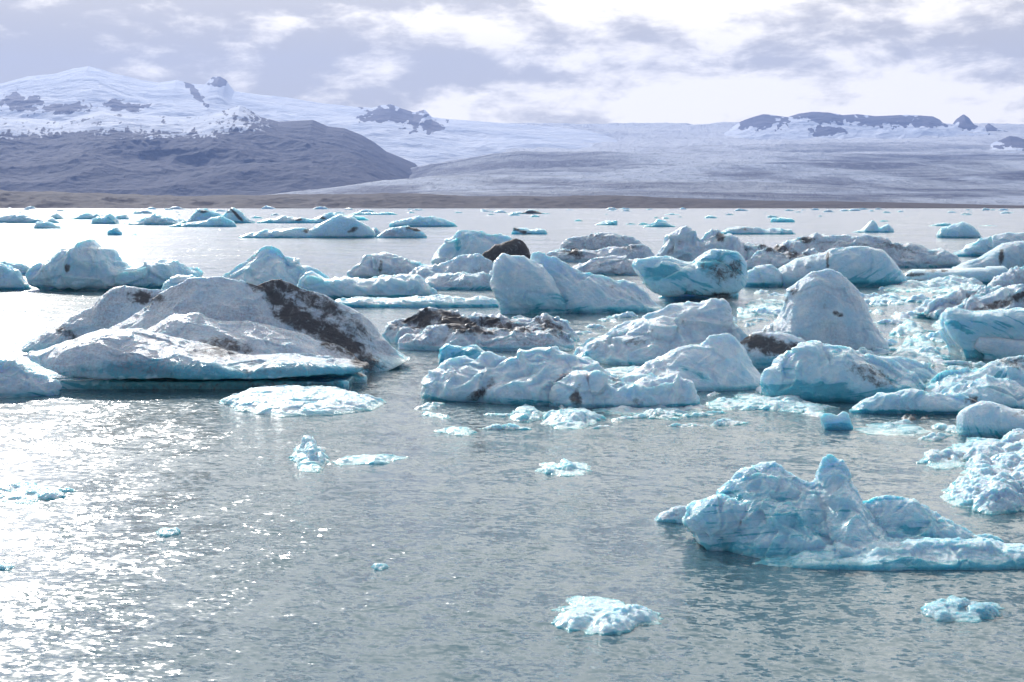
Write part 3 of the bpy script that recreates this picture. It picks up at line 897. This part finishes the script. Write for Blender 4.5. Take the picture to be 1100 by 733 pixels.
# foreground berg on the right
berg('iceberg', 'sculpted pale blue iceberg in the right foreground with two glinting peaks and a long tail', [
    ridge("736,562 744,548 758,538 778,530 798,538 808,560 815,585", 592, 26, 60, 4, 0.6, bot="736,566 750,584 764,596 800,640 815,640"),
    ridge("760,546 775,526 790,512 805,502 820,498 832,499 844,507 858,514 872,516 884,524 900,545 915,570", 603, 105, 60, 1.1, 0.85),
    ridge("856,545 870,516 882,496 892,488 902,492 912,508 922,530 935,550 955,575 975,592", 606, 120, 50, 1.15, 1.15),
    ridge("915,550 928,536 945,532 962,533 980,538 1000,546 1020,557 1038,568 1052,576", 590, 50, 40, 1.4, 0.9),
    ridge("800,606 850,597 900,590 950,586 1000,584 1040,585 1075,588 1110,586 1150,588", 614, 44, 90, 1.6, 1.0),
], parts=[('ice_slab', 'grey waterlogged slab at the far left end', [ridge("702,560 712,552 724,546 745,543 760,548 766,556", 562, 12, 26, 2, 0.8)], dict(foot=True, style='rough', blue=0.2, grime=0.6, band=6)),
          ('ice_spur', 'clear dark-edged spur beside the tail', [ridge("1040,580 1048,575 1062,574 1074,577 1080,583", 584, 6, 8, 2, 0.8)], dict(style='rough', blue=0.5, grime=0.3, band=6, vox=0.9))],
    style='glass', blue=0.42, band=14, grime=0.0, amp=0.85, streak=(40, 16, 2.2), blues="850,562,55,26,10,0.8 830,590,90,10,5,0.9 985,572,55,8,12,0.85 960,548,40,10,15,0.5")
for nm, lab, poly, h, kw in (
    ('ice_floe', 'lumpy clear white floe in the bottom centre of the photo', "596,668 594,652 606,643 640,640 668,645 690,655 718,661 712,670 680,674 650,680 620,680", 13, dict(blue=0.3, grime=0.0)),
    ('ice_floe', 'dark glassy lumpy floe in the bottom right corner', "986,655 1000,646 1020,641 1045,648 1076,649 1078,657 1060,666 1020,668 1000,665", 11, dict(blue=0.8, grime=0.5)),
    ('ice_chunk', 'bright knobbly ice lump with a trailing sliver, below the flat oval floe', "310,492 318,481 335,479 350,484 354,497 345,507 322,506", 18, dict(blue=0.2, grime=0.0)),
    ('ice_floe', 'thin low slivers of ice trailing right of the knobbly lump', "354,496 375,490 400,488 440,491 425,495 395,499 370,500", 4, dict(blue=0.3, grime=0.1)),
    ('ice_chunk', 'pale ice lump at the left edge with a thin tail of floes', "-30,540 -20,520 10,519 30,520 55,524 82,528 60,533 30,541", 9, dict(blue=0.3, grime=0.1)),
    ('ice_chunk', 'small low grey chunk in the glitter at lower left', "167,571 176,566 190,568 193,573 182,577 170,576", 4, dict(blue=0.5, grime=0.3)),
    ('ice_chunk', 'tiny chunk cut by the left edge lower down', "-12,612 -6,606 10,605 20,609 8,613", 4, dict(blue=0.4, grime=0.2)),
    ('ice_chunk', 'tiny flat chip of ice alone in the central ripples', "399,609 408,606 418,609 412,613 402,613", 2.5, dict(blue=0.5, grime=0.3)),
    ('ice_chunk', 'spiky translucent little floe in open water at the centre', "578,508 582,499 600,497 625,498 638,503 630,510 600,512", 7, dict(blue=0.35, grime=0.0)),
    ('ice_floe', 'faint glassy slivers under the pale crumpled iceberg', "470,464 485,460 505,460 514,465 500,468 480,467", 3, dict(blue=0.6, grime=0.1)),
    ('ice_chunk', 'left one of two clear crumbly lumps under the pale crumpled iceberg', "546,450 552,440 566,435 580,441 584,450 570,454 555,454", 9, dict(blue=0.3, grime=0.0)),
    ('ice_chunk', 'larger right one of two clear crumbly lumps under the pale crumpled iceberg', "582,456 590,444 610,438 630,440 646,448 640,457 615,461 595,460", 11, dict(blue=0.25, grime=0.0)),
    ('ice_floe', 'strip of broken white plates along the foot of the pale crumpled iceberg', "636,443 660,433 700,431 735,436 762,441 740,446 700,447 660,446", 5, dict(blue=0.15, grime=0.0)),
    ('ice_floe', 'long clear tilted plate in front of the white triangular iceberg', "786,424 800,420 830,428 870,434 902,438 880,443 830,442 795,436", 6, dict(blue=0.25, grime=0.0)),
    ('ice_floe', 'small clear plate left of the long tilted plate', "757,434 770,428 790,430 802,436 790,441 765,440", 5, dict(blue=0.25, grime=0.0)),
    ('ice_chunk', 'whitish crust of ice between the triangular and the speckled turquoise icebergs', "812,420 820,411 834,413 842,422 830,426 818,425", 6, dict(blue=0.05, grime=0.15)),
    ('ice_floe', 'smooth low floe right below the tall hump in the channel', "948,388 962,376 985,374 1008,378 1018,386 1000,394 965,394", 7, dict(blue=0.2, grime=0.05)),
    ('ice_chunk', 'bluish crumbly chunk in the channel right of the tall hump', "968,374 975,363 990,361 1004,368 1002,376 985,378", 7, dict(blue=0.45, grime=0.05)),
    ('ice_chunk', 'pale crumbly chunk farther up the channel right of the tall hump', "956,362 964,350 978,347 992,353 990,361 970,364", 8, dict(blue=0.4, grime=0.05)),
    ('ice_floe', 'thin strip of slush in the channel behind the tall hump', "932,322 945,317 970,318 985,321 970,326 940,326", 4, dict(blue=0.4, grime=0.1)),
    ('ice_floe', 'slushy floe left of the tall hump', "800,330 812,323 830,322 850,326 840,333 815,334", 4, dict(blue=0.4, grime=0.1)),
    ('ice_chunk', 'pale crumb beside the turquoise block at the edge of the open channel', "790,340 796,332 808,330 815,336 808,342 796,342", 5, dict(blue=0.4, grime=0.1)),
    ('ice_floe', 'pale slab sunk between the tall hump and the blue wall', "1000,350 1012,343 1026,345 1030,352 1015,356", 4, dict(blue=0.4, grime=0.2)),
    ('ice_floe', 'thin pale floe sliver left of the triangular iceberg under the humped one', "640,400 660,396 690,394 700,399 680,404 650,405", 3, dict(blue=0.3, grime=0.0)),
):
    kw.setdefault('style', 'rough')
    berg(nm, lab, [floe(poly, h, 2.6), floe(poly, h * 0.35, 5)], cat='ice floe' if nm == 'ice_floe' else 'ice chunk', group=NEAR, band=max(2, h * 0.25), vox=0.85, amp=1.3 if h > 6 else 1.0, **kw)

# middle distance, left to right
berg('iceberg', 'pale iceberg cut by the left edge behind open glitter', [
    ridge("-40,300 -20,284 0,282 12,288 22,293 26,304 34,310", 312, 14, 24, 1.8, 0.8), ridge("-30,284 0,279 14,282 26,282 32,288 34,300", 296, 12, 20, 1.8, 0.8)], group=JAM, foot=True, style='snow', blue=0.3, grime=0.05, band=5)
berg('iceberg', 'blue-grey iceberg with a humped left peak, dark crack and a flat plate on its right', [
    ridge("31,292 38,286 50,282 62,276 76,270 84,265 94,262 100,266 104,272 118,272 124,282 150,284 180,281 192,278 200,284 212,292", 313, 26, 40, 4, 0.8, bot="31,294 36,306 46,312 60,340 212,340", uc=(8, 7)),
    ridge("108,305 114,298 130,293 150,291 180,290 200,289 212,293 216,300", 311, 22, 40, 5, 0.9, yoff=-16, uc=(3, 4))],
    group=JAM, foot=True, style='snow', blue=0.28, grime=0.05, band=9, amp=1.1, dirt="72,288,4,6,20,0.8 50,291,22,1.5,-3,0.4")
berg('iceberg', 'white heap of ice tucked behind the left shoulder of the huge dirty iceberg', [
    ridge("168,318 178,304 192,297 210,296 224,304 236,318", 316, 16, 24, 1.8, 0.8)], group=JAM, style='snow', blue=0.2, grime=0.05)
berg('iceberg', 'peaked blue-white iceberg with a long flat-topped slab on its right, behind the huge dirty iceberg', [
    ridge("222,304 236,294 252,286 264,276 274,268 286,266 298,270 312,276 326,284 340,290 352,300", 318, 34, 40, 1.5, 0.9),
    ridge("318,310 322,298 334,293 350,296 372,297 400,298 430,298 448,300 460,306 468,314", 322, 22, 50, 6, 0.8)],
    group=JAM, foot=True, style='snow', blue=0.22, grime=0.03, band=7, amp=0.9)
berg('ice_floe', 'thin flat turquoise-edged sheet of ice in front of the long flat-topped slab', [
    ridge("350,328 362,322 385,319 410,321 440,320 470,318 500,320 520,319 534,322 542,328", 331, 22, 34, 3, 1)], cat='ice floe', group=JAM, style='rough', blue=0.2, grime=0.0, band=5, amp=0.9, vox=1.0)
berg('iceberg', 'low jumbled grey iceberg with a notched left shoulder, behind the leaning blue block', [
    ridge("374,294 388,284 398,275 412,274 430,278 448,284 464,290 476,296", 300, 20, 34, 2, 0.8),
    ridge("430,300 450,290 470,286 488,276 504,272 518,274 530,284 540,300", 309, 26, 40, 1.4, 1.0, uc=(3, 3)),
    ridge("440,308 470,294 500,294 530,296 548,306", 312, 20, 40, 1.6, 1.0, uc=(3, 3))],
    group=JAM, foot=True, style='dirty', blue=0.1, grime=0.45, band=6, amp=0.9, dirt="409,287,3,9,0,0.7 512,290,10,4,-30,0.4")
berg('iceberg', 'steep white iceberg with a blue cleft and a brown-black mound on its right', [
    ridge("466,282 472,272 480,260 488,250 496,245 510,245 526,249 544,256 560,262 566,272", 288, 26, 34, 1.5, 0.9)],
    parts=[('ash_mound', 'brown-black ash-covered mound', [ridge("518,276 530,266 540,261 552,257 562,259 568,267 574,282", 293, 14, 24, 2.4, 0.7)], dict(style='smooth', dbase=1.0, grime=0.9, band=1))],
    group=JAM, style='snow', blue=0.2, grime=0.05, band=5, amp=0.9, blues="492,262,4,12,-10,0.9")
berg('iceberg', 'leaning pale blue ice block joined to a streaked white ridge sloping down to the right', [
    ridge("528,300 532,284 540,275 552,277 566,281 580,288 592,300 602,316 608,328 609,334", 338, 24, 34, 3.5, 0.7, bot="528,303 532,312 536,326 540,350 609,350", uc=(4, 10)),
    ridge("571,284 573,273 580,272 596,278 612,286 628,290 644,294 660,298 676,304 690,314 702,324 714,332", 337, 38, 46, 1.5, 1.0)],
    group=JAM, style='smooth', blue=0.16, grime=0.12, band=12, amp=0.9, streak=(-38, 13, 2.8), dirt="655,308,30,6,30,0.35 680,318,20,4,35,0.35", blues="605,326,8,14,-20,0.9 575,324,40,10,0,0.7 585,300,10,14,40,0.3")
berg('iceberg', 'translucent turquoise ice block with a black-streaked rounded right end and a dark wet foot', [
    ridge("678,284 682,279 700,276 718,276 730,280 744,282 750,276 764,269 778,268 792,272 800,284 802,300", 325, 26, 46, 3.5, 0.7, bot="678,287 690,300 700,312 712,315 750,316 790,313 800,306 802,300"),
    ridge("704,322 716,310 740,308 770,306 786,308 792,316", 321, 10, 44, 4, 0.8, bot="704,340 794,340")],
    group=JAM, style='smooth', blue=0.55, grime=0.05, band=6, amp=0.9, dirt="775,294,14,16,0,0.62 790,290,10,14,0,0.7 756,286,4,5,0,0.7 745,314,34,3,0,0.5 775,318,16,5,0,0.9", blues="712,294,34,14,0,1")
berg('iceberg', 'twin-crested grey iceberg streaked with ash, behind the translucent turquoise block', [
    ridge("702,284 712,262 722,251 734,246 746,249 752,256 758,250 770,247 780,254 790,262 800,268 812,276", 288, 24, 34, 1.6, 0.9)],
    group=JAM, style='dirty', blue=0.05, grime=0.45, band=4, amp=0.9, streak=(65, 12, 2.5), dirt="774,255,7,6,20,0.85 728,262,10,4,-50,0.5 718,272,8,4,-40,0.5")
berg('iceberg', 'low dirty jumble with a cleft dark face, between the steep white and twin-crested icebergs', [
    ridge("598,276 604,262 616,254 632,252 648,250 664,250 680,254 690,260 700,268", 272, 16, 30, 2, 0.8),
    ridge("578,282 590,270 606,265 622,268 640,270 660,266 676,264 692,264 704,272", 282, 18, 30, 1.8, 0.9),
    ridge("610,294 626,282 640,278 656,276 676,278 694,282 704,292", 296, 22, 30, 1.6, 0.9)],
    group=JAM, foot=True, style='dirty', blue=0.05, grime=0.6, band=3, amp=0.8, dirt="616,272,12,7,10,0.9 640,254,24,4,0,0.5 680,266,14,4,0,0.6 655,288,20,5,10,0.4")
berg('iceberg', 'low pale blue iceberg with a round snow cap right of the turquoise block', [
    ridge("796,302 802,290 814,286 828,285 836,292 842,304", 309, 16, 26, 2, 0.8)], group=JAM, style='snow', blue=0.25, grime=0.05, band=9)
berg('iceberg', 'long low iceberg banded with brown ash, spreading behind the big bluish block', [
    ridge("780,276 790,266 806,262 820,264 832,270 850,264 862,254 880,252 910,253 940,254 956,258 970,262 990,266 1010,270 1024,277 1028,288", 288, 24, 60, 2.0, 0.9),
    ridge("800,286 815,268 828,264 840,272 855,276 870,268 890,272 905,284", 290, 20, 30, 1.6, 0.9)],
    group=JAM, foot=True, style='dirty', blue=0.06, grime=0.6, band=4, amp=0.9, dirt="830,266,22,6,10,0.8 850,274,18,5,0,0.8 866,258,10,4,0,0.8 965,266,26,4,14,0.6 905,262,60,3,3,0.45 800,268,12,4,0,0.5")
berg('iceberg', 'big round-topped bluish ice block with a vertical dirty crack', [
    ridge("826,302 836,290 852,282 866,276 884,272 892,268 912,265 934,265 948,268 958,276 966,286 974,298", 309, 26, 50, 3.2, 0.7, uc=(4, 6))],
    group=JAM, style='smooth', blue=0.2, grime=0.12, band=16, amp=1.0, dirt="889,279,2.5,12,0,0.85 866,286,12,5,-10,0.35", blues="930,294,50,8,0,0.5")
berg('iceberg', 'long tabular turquoise slab with black blotches along its left top edge', [
    ridge("966,304 970,294 980,290 1000,290 1030,289 1060,288 1078,286 1084,292 1088,300", 306, 18, 30, 6, 0.8)],
    group=JAM, style='smooth', blue=0.3, grime=0.1, band=6, amp=0.7, dirt="984,295,16,3.5,0,0.9 1002,291,8,2.5,0,0.8 1014,291,5,2,0,0.8 980,301,16,3,0,0.6")
berg('iceberg', 'angular iceberg at the right edge with a dark vertical gash in its face', [
    ridge("1022,290 1040,280 1056,272 1070,266 1076,262 1090,260 1140,256", 294, 20, 50, 4, 0.8),
    ridge("1040,270 1058,262 1066,254 1080,250 1100,250 1140,250", 272, 16, 40, 2.5, 0.8)],
    group=JAM, foot=True, style='smooth', blue=0.2, grime=0.25, band=6, amp=1.0, dirt="1076,276,3,9,0,0.95")
berg('ice_floe', 'strip of white brash ice heaped in front of the tabular turquoise slab', [
    floe("948,308 965,303 990,302 1020,301 1050,304 1056,310 1030,315 985,314 955,313", 8, 3)], cat='ice floe', group=JAM, style='rough', blue=0.1, grime=0.05, amp=2.2, vox=0.9, band=3)
berg('iceberg', 'ash-banded mountain of ice rising off the right edge above the smooth blue wall', [
    ridge("988,336 996,326 1010,322 1026,318 1042,312 1058,308 1072,302 1088,294 1104,288 1150,280", 345, 34, 60, 1.4, 1.0, bot="988,339 1004,347 1016,360 1150,360"),
    ridge("1010,340 1040,324 1070,318 1100,308 1150,300", 348, 30, 60, 1.5, 1.0)],
    group=JAM, style='dirty', blue=0.08, grime=0.5, band=8, amp=1.0, streak=(20, 12, 3.0), dirt="1072,328,32,5,-14,0.9 1095,318,20,5,-20,0.8 1040,318,20,3,-20,0.5")
berg('iceberg', 'smooth blue wall of ice with an overhanging left corner at the right edge', [
    ridge("1013,336 1018,331 1040,332 1070,333 1104,334 1150,334", 386, 30, 60, 7, 0.7, bot="1013,340 1020,362 1030,374 1038,400 1150,400")],
    group=JAM, style='smooth', blue=0.5, grime=0.0, band=18, amp=0.8, blues="1060,352,60,14,3,0.75")
berg('iceberg', 'small low grey-topped block at the right edge standing before the smooth blue wall', [
    ridge("1048,370 1052,363 1066,361 1084,363 1110,366 1150,366", 387, 14, 34, 6, 0.8, bot="1048,374 1056,382 1060,400 1150,400")],
    group=JAM, style='smooth', blue=0.1, grime=0.2, band=12, amp=0.8)

# far out
def far(lab, top, base, Df=8, Db=14, a=2.0, b=0.8, name='iceberg', **kw):
    kw.setdefault('style', 'rough'); kw.setdefault('blue', 0.35); kw.setdefault('grime', 0.05); kw.setdefault('band', 3); kw.setdefault('vox', 0.8)
    kw.setdefault('sm', 2); kw.setdefault('amp', 0.9)
    P = top if isinstance(top, list) else [top]
    berg(name, lab, [ridge(t_, base, Df, Db, a, b, step=1.0) for t_ in P], group=FAR, **kw)


far('distant low iceberg row at the far left with grey humps', ["-20,236 0,234 14,232 22,229 32,232 44,234 56,235 64,239", "-20,233 4,231 20,229 30,232"], 240, 10, 18, grime=0.3)
far('distant small flat blue floe just below the far-left row', "37,244 40,239 52,240 64,243 67,246", 246)
far('distant tiny pale cone right of the far-left row', "52,236 56,231 61,229 66,233 68,236", 236)
far('distant low humped iceberg in the left glitter', ["68,236 84,232 92,229 104,229 112,234 118,236", "60,236 80,234 100,235"], 236, 6, 10)
far('distant blue knob with a flat base left of the dark-streaked group', "98,240 102,234 112,233 118,230 124,234 126,239 135,240", 241, blue=0.5)
far('distant small round knob beside the blue knob', "124,234 128,231 134,230 138,235", 236)
far('distant lone little blue iceberg with a thin tail in the left glitter', ["115,252 119,247 125,244 129,247 132,252", "128,252 140,251 147,252"], 253, blue=0.5)
far('distant long pale iceberg at the left with grey peaks on its right', ["138,240 150,234 166,231 180,234 196,236 214,238", "200,238 206,230 214,225 222,224 230,228 240,233"], 242, 10, 18, blue=0.4, grime=0.2, dirt="218,227,8,2,0,0.6")
far('distant pale blue mound in front of the grey peaks', "182,243 200,239 220,238 228,233 240,233 250,238 254,243", 244, 8, 14, blue=0.45)
far('distant black-veined slab right of the grey peaks', "234,236 244,228 250,224 256,226 264,233 272,237 275,240", 240, 8, 12, blue=0.3, dirt="254,231,12,2.2,45,1.0 246,228,8,2,0,0.6")
far('distant low rubble strip with dark flecks, behind the long crested iceberg', ["276,239 290,236 300,233 312,232 322,235 340,236", "330,239 345,232 350,228 356,230 366,234 376,240"], 240, 8, 12, dirt="320,236,8,2,0,0.7 343,233,8,2,20,0.8", grime=0.2)
far('long crested blue iceberg far out, low on the left and heaped on the right', ["256,254 272,249 285,246 300,248 318,247 330,249 345,254", "328,252 340,244 352,238 366,232 378,234 390,242 400,250"], 256, 12, 18, blue=0.35, style='snow', dirt="328,248,6,3,0,0.9 379,247,7,3,-30,0.8")
far('distant small dark-streaked hump between the crested iceberg and the ash-topped one', "386,254 394,246 402,244 408,249 412,255", 255, 8, 10, grime=0.6, dirt="398,250,5,3,0,0.6")
far('distant ash-topped low iceberg right of the crested one', "404,255 414,248 424,245 440,244 450,245 456,250 459,255", 256, 10, 12, grime=0.7, dirt="445,246,12,3,10,1.0", style='dirty')
far('distant flat pale blue iceberg above the steep white iceberg', ["418,240 430,236 445,233 462,232 478,236 490,241", "420,242 440,240 480,241 492,243"], 244, 8, 16, blue=0.4)
far('distant thin line of ice close to the shore left of centre', "372,231 384,228 400,229 420,228 428,231", 231, 5, 8)
far('distant rubble heap behind the dark-flecked strip', "336,236 350,231 366,229 382,232 396,236", 237, 6, 8, blue=0.4, dirt="350,232,6,2,0,0.6")
far('distant small dark-backed wedge of ice right of centre', "549,251 551,243 560,245 570,248 578,246 586,248 588,252", 252, 7, 10, grime=0.3, dirt="558,248,12,3,20,0.9")
far('distant thin dark-topped sliver of ice near the far shore', "541,230 552,228 566,226 580,228 592,230", 230, 6, 8, dirt="572,228,14,2,0,1.0", grime=0.6)
far('distant scrap of blue ice left of the thin white cone floe', "638,241 648,238 654,237 662,238 664,242", 242, blue=0.7)
far('distant flat blue floe with a little cone in the middle', "690,243 700,240 706,236 714,237 722,241 728,244", 244, blue=0.55)
far('distant turquoise sliver near the far shore', "714,231 722,229 732,231", 231, blue=0.9)
far('distant grey-topped low iceberg behind the twin-crested one', ["768,250 785,245 800,244 815,245 826,249", "812,250 830,246 848,247 856,252"], 252, 10, 14, blue=0.3, dirt="800,246,14,2,0,0.6", grime=0.3)
far('distant flat-topped blue tablet of ice', "827,238 829,234 840,234 852,235 854,238", 239, 5, 8, 5, 0.8, blue=0.7)
far('distant white peaked iceberg with two small cones', ["918,249 926,247 932,240 937,235 941,239 945,246", "940,249 948,243 954,240 960,248", "914,250 922,247 932,250"], 250, 7, 10, blue=0.15)
far('distant bright blue wedge-shaped iceberg on the right', "1007,252 1012,245 1024,241 1034,238 1042,241 1050,248 1055,254", 256, 12, 16, 2.4, 0.8, style='smooth', blue=0.55)
far('distant thin white streak of floes left of the bright blue wedge', "996,243 1008,240 1020,240 1022,242", 243, 5, 8, blue=0.1)
far('distant thin pale floe right of the bright blue wedge', "1052,243 1062,241 1072,243", 243, 4, 8, blue=0.1)
far('distant slushy blue ice field left of the angular right-edge iceberg', ["1032,270 1042,262 1056,256 1066,252", "1016,274 1030,270 1050,268"], 276, 14, 20, blue=0.35, grime=0.2)

# crumbs along the far shore: a few source meshes, then plain object copies
rng = random.Random(5)
src = []
for k in range(6):
    w = rng.uniform(7, 13); hh = rng.uniform(1.6, 3.4)
    m_, c_ = ice_mesh('crumb%d' % k, [ridge("%f,240 %f,%f %f,%f %f,%f %f,240" % (500 - w, 500 - w * .5, 239 - hh * .6, 500 - w * .1, 239 - hh, 500 + w * .4, 239 - hh * rng.uniform(.3, .9), 500 + w), 240, 3, 5, 2, .8, step=1)],
                      style='rough', blue=[.1, .25, .35, .15, .3, .05][k], grime=[.1, .0, .1, .4, .1, .2][k], band=1.2, vox=0.6, sm=1, amp=0.7)
    m_.name = 'ice_crumb'; src.append((m_, w, c_[1] / F))
    m_.materials.clear(); m_.materials.append(ICE)
for k in range(95):
    py = 224.6 + abs(rng.gauss(0, 1)) ** 1.1 * 5.5
    px = rng.uniform(-10, 1110)
    if py > 248: continue
    m_, w, u0 = rng.choice(src)
    x, y = ground(px, py)
    wpx = rng.uniform(2.5, 9) * (1.3 if py < 230 and px < 450 else 0.9)
    s_ = (wpx / w) * (y / F) / u0
    o = link('ice_chunk', m_, None, loc=(x, y, -0.02)); o.scale = (s_, s_, s_ * rng.uniform(.7, 1.1)); o.rotation_euler[2] = rng.uniform(-.5, .5)
    zone = 'in the bright glitter at the left' if px < 330 else ('at the middle of the far water' if px < 720 else 'on the greenish water at the right')
    tag(o, 'tiny ice speck near the far shore ' + zone, 'ice chunk', 'specks of ice along the far shore, ' + zone)

# brash between the bergs of the jam
src2 = []
for k in range(7):
    w = rng.uniform(9, 14)
    P_ = ' '.join('%f,%f' % (600 + w * math.cos(a_) * rng.uniform(.6, 1.15), 470 + w * .42 * math.sin(a_) * rng.uniform(.6, 1.2)) for a_ in [i_ * math.tau / 9 for i_ in range(9)])
    m_, c_ = ice_mesh('brash%d' % k, [floe(P_, rng.uniform(4.2, 8), 2.2, 2.0, 3)], style='rough', blue=[.1, .3, .2, .05, .4, .15, .25][k], grime=[.05, .0, .3, .1, .0, .0, .1][k], band=1.0, vox=0.6, sm=1, amp=1.6)
    m_.name = 'ice_crumb'; m_.materials.clear(); m_.materials.append(ICE)
    src2.append((m_, w, c_[1] / F))
spots = [(520, 398), (470, 352), (640, 352), (655, 345), (735, 348), (812, 345), (826, 338), (806, 350), (940, 352), (985, 340), (1000, 388), (1010, 366), (930, 330), (955, 326), (878, 446), (420, 312), (1028, 396), (766, 424), (640, 424), (1012, 320), (905, 318), (842, 318), (600, 345), (700, 350), (220, 322), (575, 446), (1005, 470), (1020, 462), (960, 456), (545, 447)]
spots += [(rng.uniform(560, 1100), rng.uniform(305, 400)) for _ in range(50)] + [(rng.uniform(880, 1030), rng.uniform(318, 395)) for _ in range(30)] + [(rng.uniform(450, 780), rng.uniform(436, 462)) for _ in range(14)]
for k, (px, py) in enumerate(spots):
    m_, w, u0 = src2[k % 7]
    x, y = ground(px, py)
    s_ = (rng.uniform(5, 13) / w) * (y / F) / u0
    o = link('ice_chunk', m_, None, loc=(x, y, 0.0)); o.scale = (s_, s_ * 1.1, s_ * rng.uniform(.7, 1.2)); o.rotation_euler[2] = rng.uniform(0, 6.28)
    if py > 428: zone = 'off the foot of the front row of icebergs'
    elif px > 880: zone = 'in the slushy channel right of the tall hump'
    elif px > 720: zone = 'around the triangular iceberg and the tall hump'
    else: zone = 'between the leaning blue block and the crumpled iceberg'
    tag(o, 'small crumb of ice ' + zone, 'ice chunk', 'ice crumbs ' + zone)
